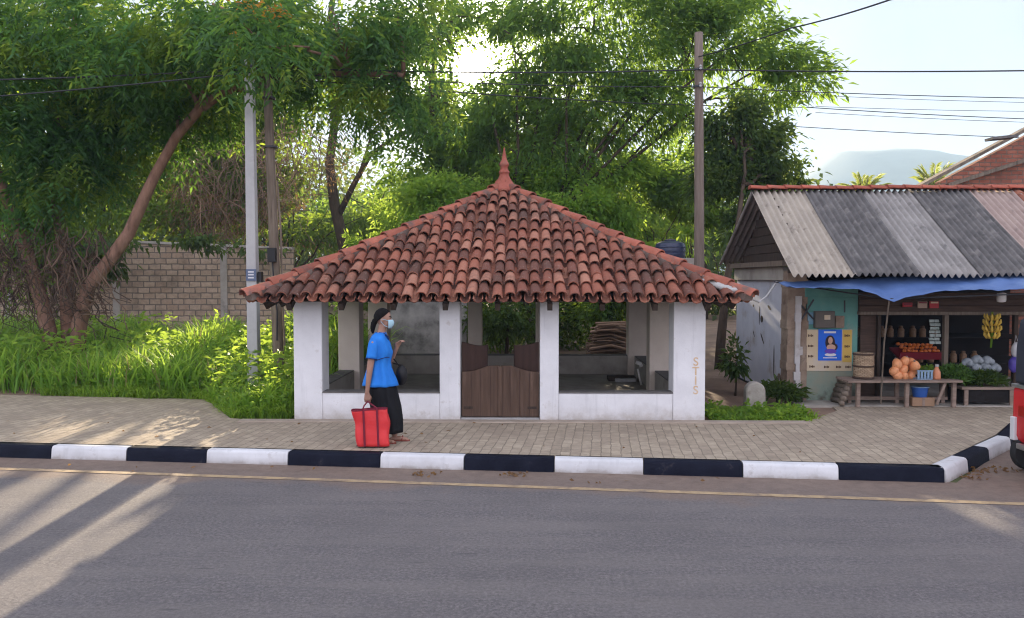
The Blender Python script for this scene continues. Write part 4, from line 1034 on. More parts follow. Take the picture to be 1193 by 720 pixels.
# ------------------------------------------------------------------ plants
S_ = np.array(SUN)
def inpoly(x, y, poly):
    c = np.zeros(len(x), bool); n = len(poly)
    for i in range(n):
        x1, y1 = poly[i]; x2, y2 = poly[(i+1) % n]
        k = ((y1 > y) != (y2 > y)) & (x < (x2-x1)*(y-y1)/((y2-y1) if y2 != y1 else 1e-9)+x1)
        c ^= k
    return c
def gpoly(pix, z=0): return [tuple(at_z(px, py, z).xy) for px, py in pix]
LIT = [(gpoly([(40, 475), (262, 470), (330, 490), (262, 530), (225, 560), (-10, 680), (-60, 640)]), .993),
       (gpoly([(940, 476), (1060, 478), (1150, 512), (1200, 560), (1200, 640), (1060, 575), (1090, 530)]), .985),
       (gpoly([(825, 470), (945, 470), (945, 495), (825, 495)]), .9),
       (gpoly([(40, 400), (345, 400), (345, 486), (40, 470)], .5), .72)]
def gaps(P):
    """real openings in the canopies where the low sun comes through to the ground and to the road"""
    g = P[:, :2]-S_[None, :2]*(P[:, 2:3]/S_[2])
    keep = np.ones(len(P), bool)
    for poly, pr in LIT: keep &= ~(inpoly(g[:, 0], g[:, 1], poly) & (RNG.random(len(P)) < pr))
    t = P[:, 1]/S_[1]; q = P-S_[None]*t[:, None]
    rr = np.hypot(q[:, 0]-CAM.x, q[:, 2]-CAM.z)
    keep &= ~((rr < .50) | ((rr < 1.1) & (RNG.random(len(P)) < .55)))
    return keep
def crown_points(clumps, n, ns=9, tight=.30):
    """clumps: (centre, (rx, ry, rz)); leaves gather round sub-clumps so that the crown has lumps and holes"""
    vol = np.array([r[0]*r[2] for c, r in clumps]); cnt = (n*vol/vol.sum()).astype(int)
    P, D = [], []
    for (c, r), m in zip(clumps, cnt):
        r = np.array(r); k = max(3, int(ns*(.6+.8*random.random())))
        sc = RNG.normal(size=(k, 3)); sc /= np.linalg.norm(sc, axis=1)[:, None]; sc *= RNG.random((k, 1))**.45; 
        idx = RNG.integers(0, k, m); rad = (.6+.8*RNG.random(k))*tight
        p = sc[idx]+RNG.normal(size=(m, 3))*rad[idx, None]*np.array([1, 1, .75])
        P.append(p*r+np.array(c)); D.append(p+RNG.normal(size=(m, 3))*.55)
    P = np.concatenate(P); D = np.concatenate(D); k = gaps(P); k &= P[:, 2] > .2
    return P[k], D[k]
def pinnate(P, D, L, pairs, ll, lw, droop=.6):
    """feathery compound leaves: returns leaflet positions and directions"""
    n = len(P); D = D.copy(); D[:, 2] -= droop; D /= np.linalg.norm(D, axis=1)[:, None]
    A = RNG.normal(size=(n, 3))*.5; A[:, 2] += 1.2
    S = np.cross(D, A); S /= np.linalg.norm(S, axis=1)[:, None]
    L = L*(.7+.6*RNG.random(n))
    out, dd = [], []
    for k in range(pairs):
        u = (k+.8)/pairs
        base = P+D*(L*u)[:, None]+np.array([0, 0, -1])*(L*u*u*.35)[:, None]
        for s in (-1, 1):
            out.append(base); d = D*.55+S*s*.85; d = d+RNG.normal(size=(n, 3))*.12; d[:, 2] -= .15; dd.append(d)
    return np.concatenate(out), np.concatenate(dd)
def C(px, py, D, rx, ry, dz=None):
    k = D/F; return (at_y(px, py, D), (rx*k, dz if dz else max(rx, ry)*k*.8, ry*k))
def limb_path(a, b, n=6, wob=.12):
    a, b = Vector(a), Vector(b); L = (b-a).length
    return [a.lerp(b, k/n)+Vector((noise.noise((k*.8, a.x, b.z)), noise.noise((k*.8, b.x, 3)), noise.noise((k*.7, b.y, 8))+.6*math.sin(math.pi*k/n)))*L*wob*min(1, k/2) for k in range(n+1)]
def tree(name, label, base, trunks, clumps, n, leafm, barkm, kind='broad', L=.16, Wd=.06, limbs=10, cat='tree', group=None, ns=9, tight=.3, pairs=7, extra=None, r_limb=.05):
    t = thing(name, label, cat, base, group)
    mb = MB()
    for pts, r0, r1 in trunks:
        m = len(pts); mb.tube(pts, [r0+(r1-r0)*(i/(m-1))**.8 for i in range(m)], 10, rough=.16)
    tops = [p for pts, _, _ in trunks for p in pts[len(pts)//2:]]
    for i in range(limbs):
        c, r = clumps[i % len(clumps)]
        tgt = Vector(c)+Vector([random.uniform(-.6, .6)*k for k in r]); src = min(tops, key=lambda p: (Vector(p)-tgt).length+random.uniform(0, 1.5))
        pth = limb_path(src, tgt); 
        mb.tube(pth, [r_limb*(1-.8*k/6) for k in range(7)], 6, rough=.1)
    if mb.v: mb.build('trunk', barkm, t, smooth='all')
    P, D = crown_points(clumps, n, ns, tight)
    if kind == 'pinnate':
        P, D = pinnate(P, D, L, pairs, 0, 0); k = gaps(P); P, D = P[k], D[k]
        nz_ = np.array([noise.noise((p[0]*1.1, p[1]*1.1, p[2]*1.4)) for p in P]); yv = nz_ > .16  # noise picks which leaflets take the yellower green
        leaves('crown', P[~yv], D[~yv], .155*(.6+.7*RNG.random((~yv).sum())), Wd, leafm, t)
        setp(leaves('yellow_foliage', P[yv], D[yv], .155*(.6+.7*RNG.random(yv.sum())), Wd, M['leaf_feather_yellow'], t), 'yellower green leaf sprays in the crown')
    else:
        D = D.copy(); D[:, 2] -= .35
        leaves('crown', P, D, L*(.45+1.1*RNG.random(len(P))), Wd*(.5+.9*RNG.random(len(P))), leafm, t)
    return t
def PX(path, D): return [at_y(px, py, D+(dd if dd else 0)) for px, py, dd in path]

# leaning tree at the left, feathery leaves hanging over the poles
DL = 15.6
lt_t = [(PX([(88, 440, 0), (92, 380, 0), (103, 335, 0), (128, 303, 0), (150, 272, 0), (166, 235, .1), (180, 205, .2), (205, 160, .2), (232, 128, .1), (262, 106, -.2), (300, 98, -.5), (350, 90, -.6), (410, 84, -.6), (470, 88, -.5)], DL), .155, .055),
        (PX([(84, 430, .1), (80, 360, .2), (76, 300, .5), (66, 240, .8), (60, 170, 1), (70, 90, 1), (90, 20, 1)], DL), .17, .08),
        (PX([(70, 440, -.2), (48, 350, 0), (30, 290, .2), (10, 235, .2), (-20, 160, 0), (-50, 60, 0)], DL), .16, .09),
        (PX([(232, 128, .1), (255, 70, 0), (285, 10, -.2), (300, -60, -.4)], DL), .10, .05)]
cl_ = [C(40, 30, 15.5, 120, 60), C(150, 55, 15, 95, 55), C(250, 30, 14.8, 100, 45), C(345, 25, 14.8, 90, 50), C(420, 45, 15, 75, 50), C(90, 125, 16.7, 80, 45),
       C(25, 140, 15.6, 75, 65), C(195, 130, 16.9, 55, 45), C(300, 55, 14.6, 60, 26), C(60, 200, 16, 70, 40), C(475, 100, 15.3, 60, 32), C(390, 112, 16.2, 70, 24), C(-60, 80, 15.5, 90, 110), C(285, 35, 12.6, 34, 26), C(320, 50, 12.8, 30, 22), C(150, 100, 16.8, 70, 50), C(240, 110, 16.9, 50, 40), C(230, 65, 16.6, 60, 40), C(100, 175, 16.9, 60, 40), C(10, 235, 16.2, 60, 30), C(460, 20, 15.3, 60, 40)]
lt = tree('leaning_tree', 'big feathery leaved tree with a reddish trunk leaning right before the block wall', at_y(88, 440, DL), lt_t, cl_, 5600, M['leaf_feather'], M['bark'], 'pinnate', L=.56, Wd=.048, limbs=34, ns=20, tight=.17, pairs=7, r_limb=.045)
# orange blossom tips
P, D = crown_points([C(288, 8, 13.0, 14, 14), C(322, 22, 13.4, 16, 14), C(278, 40, 13.4, 8, 10)], 420, 4, .3); setp(leaves('dry_leaflets', P[::3], D[::3], .10, .03, M['orange_leaf'], lt), kind='stuff')

def sticks(name, label, cat, gen, n, m, r=(.008, .02), kind='stuff', seg=6):
    mb = MB()
    for i in range(n):
        pts = gen(i); rr = random.uniform(*r)
        if gaps(np.array([tuple(p) for p in pts])).mean() < .6: continue
        mb.tube(pts, [rr*(1-.5*k/(len(pts)-1)) for k in range(len(pts))], 5, cap=False)
    o = mb.build(name, m, smooth='all'); return setp(o, label, cat, kind=kind)
def hang(pxr, pyr, D, len_r, spread=.35):
    def g(i):
        a = at_y(random.uniform(*pxr), random.uniform(*pyr), D+random.uniform(-.5, .5)); L = random.uniform(*len_r)
        dx = random.uniform(-spread, spread)*L; pts = []
        for k in range(7):
            u = k/6
            pts.append(a+Vector((dx*u+.42*u*noise.noise((i*3.1, k*.9, 0))+.1*noise.noise((i*1.7, k*2.1, 4)), .3*u*noise.noise((i*2.3, k*.8, 5)), -L*u+.12*math.sin(3*u+i))))
        return [Vector((p.x, p.y, max(p.z, .1))) for p in pts]
    return g
def arch(pxr, pyr, D, L_r):
    def g(i):
        a = at_y(random.uniform(*pxr), random.uniform(*pyr), D+random.uniform(-.6, .6)); L = random.uniform(*L_r); az = random.uniform(0, 6.28); el = random.uniform(-.4, .9)
        d = Vector((math.cos(az)*math.cos(el), math.sin(az)*math.cos(el)*.5, math.sin(el)))
        return [a+d*L*k/6+Vector((.12*noise.noise((i, k*.5, 0)), .1*noise.noise((i, k*.5, 7)), -.5*L*(k/6)**2+.1*noise.noise((i, k*.5, 3)))) for k in range(7)]
    return g
sticks('dry_vines', 'tangle of dry brown vines behind the block wall and the poles', 'vines', hang((205, 400), (130, 262), 26.6, (.7, 2.6), .6), 300, M['vine'], (.006, .018))
sticks('dead_twigs', 'thin bare twigs arching among the dry vines', 'twigs', arch((215, 400), (150, 285), 26.6, (.7, 2.0)), 330, M['vine'], (.005, .014))
sticks('root_tangle', 'tangle of hanging roots and creepers at the foot of the leaning tree', 'roots', hang((-20, 120), (262, 345), 15.6, (.3, 1.1), .8), 330, M['root'], (.006, .018))
P, D = crown_points([C(350, 250, 26.5, 50, 45), C(390, 225, 26.8, 34, 50), C(280, 250, 26.8, 60, 28), C(330, 285, 26.4, 30, 25), C(230, 215, 27, 40, 40)], 5200, 9, .35)
D[:, 2] -= .8; setp(leaves('dry_leaf_mass', P, D, .11*(.6+.8*RNG.random(len(P))), .035, M['dryleaf']), 'withered brown leaves hanging in the dry vines', 'dry leaves', kind='stuff')

P, D = crown_points([C(60, 285, 24.0, 70, 18), C(130, 282, 24.2, 50, 14), C(20, 300, 23.8, 60, 26), C(225, 283, 25, 26, 10), C(300, 290, 25.6, 30, 12), C(120, 300, 24.1, 18, 22)], 5200, 9, .35)
D[:, 2] -= .9; setp(leaves('wall_creeper', P, D, .20*(.5+RNG.random(len(P))), .11, M['leaf_right']), 'green creeper spilling over the coping of the block wall', 'creepers', kind='stuff')
P, D = crown_points([C(20, 330, 15.9, 55, 60), C(70, 300, 16, 40, 50), C(-40, 300, 15.8, 50, 70)], 1500, 9, .35)
D[:, 2] -= .8; setp(leaves('creeper_leaves', P, D, .10*(.6+.8*RNG.random(len(P))), .04, M['leaf_back']), 'dark creeper leaves among the roots of the leaning tree', 'creepers', kind='stuff')
# trees of the second row
tree('old_tree', 'dark trunked tree with forked bare branches behind the dry vines', at_y(392, 330, 29),
     [(PX([(412, 420, 0), (404, 300, 0), (390, 240, 0), (384, 190, 0), (392, 130, 0), (380, 60, 0), (390, -20, 0)], 29), .24, .10),
      (PX([(395, 250, 0), (412, 215, -.3), (432, 180, -.5), (455, 163, -.6), (480, 152, -.8), (505, 146, -1)], 29), .12, .03),
      (PX([(420, 200, -.4), (432, 160, -.5), (450, 140, -.5)], 29), .06, .02)],
     [C(330, 70, 29, 70, 55), C(400, 40, 29, 80, 50), C(470, 55, 28.8, 60, 40), C(440, 110, 28.5, 55, 25), C(500, 125, 28.5, 40, 28), C(300, 130, 29, 50, 40), C(510, 30, 28.8, 55, 40)], 11000, M['leaf_back'], M['bark_dark'], L=.23, Wd=.10, limbs=16)
for i, (lb, px, D_, cls, n) in enumerate((
    ('broad dark tree behind the wall at the far left edge', 20, 28, [C(10, 60, 28, 110, 90), C(90, 130, 28, 90, 60), C(20, 220, 28, 110, 60), C(-90, 120, 28, 90, 100)], 10000),
    ('dark green tree behind the wall between the leaning trunk and its root clump', 120, 29, [C(130, 60, 29, 110, 80), C(150, 190, 29, 90, 70), C(110, 250, 28.5, 110, 36), C(210, 110, 29, 60, 60)], 11000),
    ('dark green tree behind the wall right of the leaning trunk', 225, 28.5, [C(230, 70, 28.5, 90, 70), C(240, 180, 28.5, 80, 60), C(290, 220, 28, 60, 50), C(215, 262, 27.5, 60, 24)], 11000),
    ('dark green tree behind the wall and the two poles', 335, 31, [C(300, 120, 31, 60, 60), C(315, 200, 31, 50, 50), C(320, 265, 30.5, 70, 30), C(395, 262, 31, 50, 28)], 9500),
    ('dark green tree between the forked branches and the leafy sun tree', 440, 32, [C(440, 240, 32, 60, 22), C(475, 262, 32, 70, 26), C(400, 262, 32, 50, 24)], 6000))):
    b = at_y(px, 415, D_)
    tree('background_tree', lb, b, [([b, b+Vector((.1, 0, 2)), b+Vector((-.1, 0, 3)), b+Vector((.1, 0, 4 if i < 3 else 3.2))], .16, .06)], cls, n, M['leaf_back'], M['bark_dark'], L=.25, Wd=.12, limbs=9, group='trees behind the block wall')
# big olive tree behind the rest house (bamboo like fan of stems)
DB = 22.0
fan = []
fb = at_y(640, 420, DB)
for i, (px, py) in enumerate([(560, 90), (600, 60), (640, 30), (690, 40), (730, 70), (765, 100), (800, 70), (850, 60), (900, 70), (700, 130), (660, 110), (780, 150)]):
    j = Vector((random.uniform(-.5, .5), random.uniform(-.4, .4), 0)); a = at_y(600+i*6, 265, DB)
    b = at_y(px, py, DB+random.uniform(-1, 1))
    fan.append(([fb+j*.6, a+j, a.lerp(b, .35)+Vector((0, 0, .25)), a.lerp(b, .7)+Vector((0, 0, .3)), b], .08, .02))
tree('olive_tree', 'large airy olive green tree fanning out behind the roof finial', fb, fan,
     [C(640, 60, 22, 80, 60), C(720, 50, 22, 90, 60), C(800, 45, 21.5, 70, 50), C(600, 110, 22, 55, 50), C(690, 125, 22, 70, 45), C(760, 120, 22, 60, 40), C(860, 55, 21.5, 60, 40), C(905, 75, 21.3, 40, 32), C(935, 95, 21.2, 35, 22),
      C(640, 170, 22.3, 70, 40), C(880, 115, 21.4, 45, 22), C(560, 150, 22.3, 45, 45), C(700, 0, 22, 110, 40), C(820, 5, 22, 70, 30), C(600, 20, 22.3, 45, 40)], 36000, M['leaf_bamboo'], M['bark_dark'], L=.21, Wd=.066, limbs=34, ns=11, tight=.28, r_limb=.03)
tree('dense_tree', 'dark dense tree behind the finial under the airy olive crown', at_y(625, 420, 27),
     [(PX([(620, 420, 0), (612, 300, 0), (620, 220, 0), (610, 160, 0)], 27), .2, .08)],
     [C(600, 160, 27, 60, 45), C(650, 180, 27, 70, 50), C(580, 215, 27, 55, 40), C(640, 120, 27, 55, 40), C(700, 150, 27, 60, 40)], 9000, M['leaf_right'], M['bark_dark'], L=.19, Wd=.075, limbs=14)
tree('leafy_tree', 'bushy tree with a dark trunk left of the sun glow', at_y(535, 420, 23),
     [(PX([(520, 420, 0), (512, 300, 0), (516, 200, 0), (500, 110, 0), (512, 30, 0)], 23), .15, .04)],
     [C(520, 60, 23, 48, 45), C(500, 150, 23, 45, 40), C(545, 160, 23, 45, 55), C(480, 215, 22.5, 40, 30), C(560, 15, 23, 40, 28), C(590, 250, 22, 40, 24), C(525, 110, 23, 40, 30), C(470, 185, 22.7, 36, 30)], 9500, M['leaf_bamboo'], M['bark_dark'], L=.17, Wd=.075, limbs=12)
tree('round_tree', 'dark rounded tree standing left of the hill and the shop gable', at_y(838, 440, 18.4),
     [(PX([(836, 470, 0), (840, 400, 0), (846, 330, 0), (860, 260, .4), (866, 215, .8), (868, 180, 1.2)], 18.2), .14, .02)],
     [C(865, 165, 19.5, 45, 40), C(845, 140, 20, 34, 30), C(885, 140, 20, 30, 26), C(905, 185, 19.5, 34, 30), C(850, 225, 19.5, 40, 40), C(900, 225, 19.8, 40, 22), C(835, 180, 20, 26, 40), C(875, 265, 19.5, 40, 30), C(925, 205, 19.6, 18, 15)], 12500, M['leaf_right'], M['bark_dark'], L=.15, Wd=.07, limbs=12)
# more fill between the poles and the finial, tall but behind the sun path
for lb, px, D_, cls, n, m in (('bright green tree filling the gap right of the forked branches', 440, 38, [C(430, 232, 38, 60, 22), C(475, 238, 38, 50, 22), C(395, 240, 38, 50, 22), C(440, 262, 38, 60, 20), C(505, 120, 38, 26, 40)], 7000, 'leaf_bamboo'),
                          ('bright green tree filling the gap behind the finial', 560, 36, [C(560, 190, 36, 44, 44), C(600, 200, 36, 60, 40), C(570, 150, 36, 50, 36)], 7500, 'leaf_lime'),
                          ('bright green tree low behind the right roof slope', 720, 34, [C(690, 200, 34, 60, 40), C(750, 230, 34, 60, 40), C(800, 200, 34, 46, 40), C(780, 260, 34, 60, 30)], 8500, 'leaf_lime')):
    b = at_y(px, 400, D_); b.z = .1
    tree('background_tree', lb, b, [([b, b+Vector((.1, 0, 2.5)), b+Vector((0, 0, 5))], .18, .07)], cls, n, M[m], M['bark_dark'], L=.27, Wd=.12, limbs=9, group='trees behind the rest house')
# bushes glowing behind the roof
for i, (lb, px, D_, cls, n, m) in enumerate((
    ('lime green bush glowing left of the tile roof', 455, 21, [C(455, 262, 24, 45, 30), C(425, 285, 20, 30, 22), C(500, 240, 20.8, 40, 30)], 9500, 'leaf_lime'),
    ('lime green bush glowing along the upper left roof slope', 520, 21.5, [C(530, 235, 21.5, 45, 32), C(505, 225, 22, 26, 22), C(570, 215, 22, 30, 26)], 8000, 'leaf_lime'),
    ('lime green bush glowing right of the finial', 690, 21.3, [C(670, 240, 21.3, 45, 35), C(720, 240, 21.3, 40, 34), C(640, 225, 22, 35, 26), C(700, 205, 22, 50, 26)], 12000, 'leaf_lime'),
    ('mid green bush between the finial bush and the water tank', 765, 22.5, [C(765, 235, 22.5, 40, 30), C(735, 268, 23, 34, 20), C(805, 240, 23.5, 36, 30), C(780, 205, 23, 40, 30)], 8500, 'leaf_bamboo'),
    ('small bright bush between the water tank and the brown pole', 800, 20.5, [C(803, 280, 20.4, 11, 12)], 600, 'leaf_lime'),
    ('mid green bush seen through the doorway', 590, 20, [C(590, 370, 20, 45, 35), C(610, 330, 24, 40, 30)], 4200, 'leaf_right'),
    ('deep green bush seen through the right opening above the firewood', 710, 20.6, [C(710, 360, 20.6, 40, 32), C(735, 330, 21, 40, 30)], 4200, 'leaf_back'),
    ('dark bush low behind the left opening of the rest house', 470, 22.5, [C(470, 390, 22.5, 55, 35), C(430, 350, 22.5, 40, 40)], 3200, 'leaf_back'),
    ('dark bush behind the left side of the doorway', 555, 22, [C(555, 395, 22, 40, 34), C(545, 350, 22.4, 36, 36)], 3200, 'leaf_back'),
    ('dark bush behind the right side of the doorway', 625, 23, [C(630, 395, 23, 45, 32), C(640, 350, 23, 44, 36)], 3600, 'leaf_right'),
    ('dark bush beyond the firewood heap', 705, 23.5, [C(700, 395, 23.5, 50, 34), C(740, 380, 23.5, 40, 40), C(690, 350, 23.5, 40, 36)], 4200, 'leaf_back'),
    ('leafy green bush seen at the left side of the left opening', 395, 18.6, [C(390, 375, 18.6, 16, 40), C(362, 340, 19, 30, 35)], 2600, 'leaf_lime'))):
    b = at_y(px, 420, D_); b.z = .2
    tree('bush', lb, b, [([b, b+Vector((.05, 0, 1.0)), b+Vector((0, 0, 1.8))], .05, .02)], cls, n, M[m], M['bark_dark'], L=.15, Wd=.07, limbs=6, cat='bush', group='bushes behind the rest house', r_limb=.02)
# distant trees filling the gaps
fx = [(-60, 180, 44), (60, 200, 42), (190, 190, 46), (310, 170, 44), (420, 190, 40), (520, 210, 46), (620, 200, 42), (720, 215, 46), (820, 225, 40), (880, 250, 44), (470, 160, 50), (-200, 170, 42)]
fl = ['beyond the far left edge', 'behind the root clump', 'behind the leaning trunk', 'behind the two poles', 'behind the forked branches', 'under the sun glow', 'behind the finial', 'behind the right roof slope', 'behind the brown pole', 'behind the shop gable', 'low between the forked branches and the sun', 'outermost at the left']
for (px, py, D_), lb in zip(fx, fl):
    b = at_y(px, 400, D_); b.z = .1; k = D_/F
    top = at_y(px, py, D_).z
    tree('distant_tree', 'hazy distant tree '+lb, b, [([b, Vector((b.x, b.y, top*.6))], .2, .1)], [((b.x, b.y, top*.62), (3.4, 2.5, top*.36)), ((b.x-2, b.y, top*.38), (2.6, 2, top*.3)), ((b.x+2, b.y, top*.36), (2.6, 2, top*.3))], 4200, M['leaf_far'], M['bark_dark'], L=.30, Wd=.17, limbs=4, group='distant trees', ns=10)
n = 56000; X = RNG.uniform(-48, 30, n); Y = RNG.uniform(46, 62, n); T = np.array([9.0+3.4*noise.noise((x*.16, y*.1, 4))+1.6*noise.noise((x*.5, y*.3, 9)) for x, y in zip(X, Y)]); T = np.where(X > 17, T*.55, T)
Z = T*(RNG.random(n)**.55); P = np.stack([X, Y, Z], 1); P = P[gaps(P)]; n = len(P); D = RNG.normal(size=(n, 3)); D[:, 2] -= .3
setp(leaves('far_wood', P, D, .42*(.6+.8*RNG.random(n)), .24, M['leaf_far']), 'hazy belt of distant woodland filling the gaps between the near trees', 'woodland', kind='stuff')
# coconut palms
def palm(label, px, py, D_, nf=16, Lf=1.9, lean=0, grp='coconut palms behind the shop'):
    c = at_y(px, py, D_); b = Vector((c.x+lean, c.y, .1))
    t = thing('coconut_palm', label, 'palm', b, grp)
    MB().tube([b, b.lerp(c, .4)+Vector((lean*.2, 0, 0)), c], [.16, .12, .10], 9, rough=.1).build('trunk', M['bark'], t, smooth='all')
    P, D = [], []; mb = MB()
    for i in range(nf):
        az = 2*math.pi*i/nf+random.uniform(-.2, .2); el = random.uniform(.45, 1.35); L = Lf*random.uniform(.8, 1.1)
        d = Vector((math.cos(az)*math.cos(el), math.sin(az)*math.cos(el), math.sin(el))); pts = []
        for k in range(17):
            u = k/16; pts.append(c+d*L*u+Vector((0, 0, -L*.26*u*u)))
        mb.tube(pts[::2], [.03*(1-.8*k/8) for k in range(9)], 5)
        for k in range(2, 17):
            tg = (pts[k]-pts[k-1]).normalized(); sd = tg.cross(Vector((0, 0, 1))).normalized()
            for s in (-1, 1):
                for h in (0, .5): P.append(pts[k].lerp(pts[k-1], h)); D.append(tg*.9+sd*s*.6+Vector((0, 0, -.12)))
    mb.build('frond_stem', M['bark'], t); P = np.array(P)
    leaves('fronds', P, np.array([tuple(x) for x in D]), Lf*.26*(.8+.4*RNG.random(len(P))), .04, M['leaf_palm'], t, flat=.6)
palm('coconut palm top peeping over the middle of the shop ridge', 1006, 228, 36, 17, 1.25)
palm('coconut palm top peeping up beside the brick gable', 1086, 222, 36, 16, 1.5)
palm('coconut palm with pale fronds between the round tree and the shop ridge', 903, 232, 26, 14, 1.4)
# banana plant behind the right roof slope
b = at_y(745, 300, 21); b.z = .1
t = thing('banana_plant', 'broad leaved banana plant behind the right roof slope', 'banana plant', b)
c = at_y(745, 300, 21)
MB().tube([b, c], [.10, .07], 9).build('stem', M['leaf_lime'], t, smooth='all')
for i, (az, el, L) in enumerate(((.4, .9, 1.2), (1.2, 1.2, 1.0), (2.7, .8, 1.1), (-.5, .6, 1.2), (3.6, .5, .9), (5.2, .9, .9))):
    d = Vector((math.cos(az)*math.cos(el), math.sin(az)*.5*math.cos(el), math.sin(el))); sd = d.cross(Vector((0, 1, .2))).normalized()
    rows = []
    for k in range(9):
        u = k/8; p = c+d*L*u+Vector((0, 0, -L*.45*u*u)); w = .17*math.sin(math.pi*min(.98, .08+u*.92))**.7
        rows.append([p-sd*w+Vector((0, 0, -.04)), p, p+sd*w+Vector((0, 0, -.04))])
    grid_mesh('banana_leaf', rows, M['leaf_lime'], t)
# potted scrub by the shop side wall
for lb, px, py, D_, rx, ry, n, m in (('dark leafy shrub by the bluish shop side wall', 857, 420, 13.9, 10, 18, 420, 'leaf_right'), ('low weeds at the foot of the bluish wall', 905, 462, 13.0, 22, 12, 700, 'leaf_right'), ('spindly green plant beside the left inner column of the rest house', 386, 428, 17.8, 9, 18, 260, 'leaf_lime')):
    b = at_y(px, py, D_); b.z = .12
    tree('shrub', lb, b, [([b, b+Vector((.03, 0, .5))], .02, .008)], [C(px, py, D_, rx, ry)], n, M[m], M['bark_dark'], L=.13, Wd=.05, limbs=4, cat='shrub', r_limb=.01)

# ------------------------------------------------------------------ grass
def grass(name, label, pts, hgt, wid, m, lean=.6, cat='grass'):
    pts = list(pts); n = len(pts); base = np.array(pts); az = RNG.random(n)*2*math.pi
    h = hgt*(.5+.6*RNG.random(n))*np.array([(.72+.75*max(-.5, noise.noise((x*.7, y*.7, 8))))*(np.interp(x, [-6.5, -5.6], [1, .66]) if y < 13.4 and hgt > .5 else 1) for x, y, z in pts]); w = wid*(.7+.6*RNG.random(n)); ln = lean*(.3+RNG.random(n))
    d = np.stack([np.cos(az), np.sin(az), np.zeros(n)], 1); s = np.stack([-np.sin(az), np.cos(az), np.zeros(n)], 1)
    V = np.empty((n, 9, 3)); us = [0, .35, .65, .88]
    for k, u in enumerate(us):
        c = base+d*(h*ln*u**2)[:, None]; c[:, 2] += h*(u-.28*ln*u**3)
        ww = w*(1 if k < 2 else .8 if k == 2 else .45)/2
        V[:, 2*k] = c-s*ww[:, None]; V[:, 2*k+1] = c+s*ww[:, None]
    c = base+d*(h*ln*1.12)[:, None]; c[:, 2] += h*(1-.42*ln); V[:, 8] = c
    fs = np.array([[0,1,3,2],[2,3,5,4],[4,5,7,6]]); 
    F4 = (fs[None]+9*np.arange(n)[:, None, None]).reshape(-1, 4); F3 = (np.array([[6,7,8]])+9*np.arange(n)[:, None]).reshape(-1, 3)
    me = bpy.data.meshes.new(name); me.vertices.add(9*n); me.vertices.foreach_set('co', V.ravel())
    li = np.concatenate([F4.ravel(), F3.ravel()]).astype(np.int32); me.loops.add(len(li)); me.loops.foreach_set('vertex_index', li)
    st = np.concatenate([np.arange(len(F4))*4, len(F4)*4+np.arange(len(F3))*3]).astype(np.int32)
    me.polygons.add(len(st)); me.polygons.foreach_set('loop_start', st); me.materials.append(m); me.update(calc_edges=True); me.validate()
    me.polygons.foreach_set('use_smooth', [True]*len(me.polygons))
    return setp(link_mesh(name, me), label, cat, kind='stuff')
def scatter(n, x0, x1, y0, y1, ok=lambda x, y: True, clump=True):
    out = []
    while len(out) < n:
        x, y = random.uniform(x0, x1), random.uniform(y0, y1)
        if not ok(x, y): continue
        if clump and noise.noise((x*1.6, y*1.6, 2)) < random.uniform(-.75, .35): continue
        out.append((x, y, soil_h(x, y)-.02))
    return out
edge = lambda x: np.interp(x, [-40, -9.2, pv[0].x, pv[1].x, -3.5], [15, 13.75, pv[0].y+.02, pv[1].y+.05, 11.55])
okL = lambda x, y: y > edge(x)+.10 and not (XL-.1 < x < XR+.1 and y > 11.2)
grass('tall_grass', 'tall bright green grass between the left pavement and the block wall', scatter(22000, -15, -3.34, 11.8, 19.5, okL), 1.02, .030, M['grass'], .75)
grass('low_grass', 'short bright grass spilling over the edge of the left pavement', scatter(7000, -8.2, -3.36, 11.5, 14.4, lambda x, y: edge(x)-.06+.1*noise.noise((x*2, 0, 0)) < y < edge(x)+.75, False), .28, .02, M['verge'], .9)
grass('verge_grass', 'bright low weeds between the rest house and the shop forecourt', scatter(1900, 2.6, 4.15, 11.36, 12.7, lambda x, y: noise.noise((x*2, y*2, 1)) > -.25 and random.random() < np.interp(y, [11.4, 12.7], [1, .25]) and random.random() < np.interp(x, [2.6, 3.3, 4.15], [1, .75, .2]), False), .17, .035, M['verge'], .9)
P = []
for i in range(2600):
    x = random.uniform(-8.5, -3.5); y = edge(x)+random.uniform(.0, .9)
    if okL(x, y-.1+.12) : P.append((x, y, soil_h(x, y)+random.uniform(.02, .35)))
P = np.array(P); D = RNG.normal(size=(len(P), 3)); D[:, 2] = np.abs(D[:, 2])*.4
setp(leaves('creeping_weeds', P, D, .10*(.6+.8*RNG.random(len(P))), .05, M['verge']), 'low leafy weeds along the grass edge', 'weeds', kind='stuff')
grass('dry_stalks', 'pale dry stalks standing among the tall grass', scatter(900, -12, -3.4, 12.2, 18.5, okL), .95, .016, M['straw'], .5)
def weed_patch(n, x0, x1, y0, y1, zr):
    P = []
    while len(P) < n:
        x, y = random.uniform(x0, x1), random.uniform(y0, y1)
        if okL(x, y) and noise.noise((x*.9, y*.9, 6)) > .02: P.append((x, y, soil_h(x, y)+random.uniform(.1, 1)**1.0*zr))
    P = np.array(P); D = RNG.normal(size=(n, 3)); D[:, 2] = np.abs(D[:, 2])*.5; return P, D
P, D = weed_patch(5200, -11, -3.4, 12, 18, .85)
setp(leaves('leafy_weeds', P, D, .15*(.5+RNG.random(len(P))), .06, M['verge']), 'broad leaved weeds growing through the tall grass', 'weeds', kind='stuff')
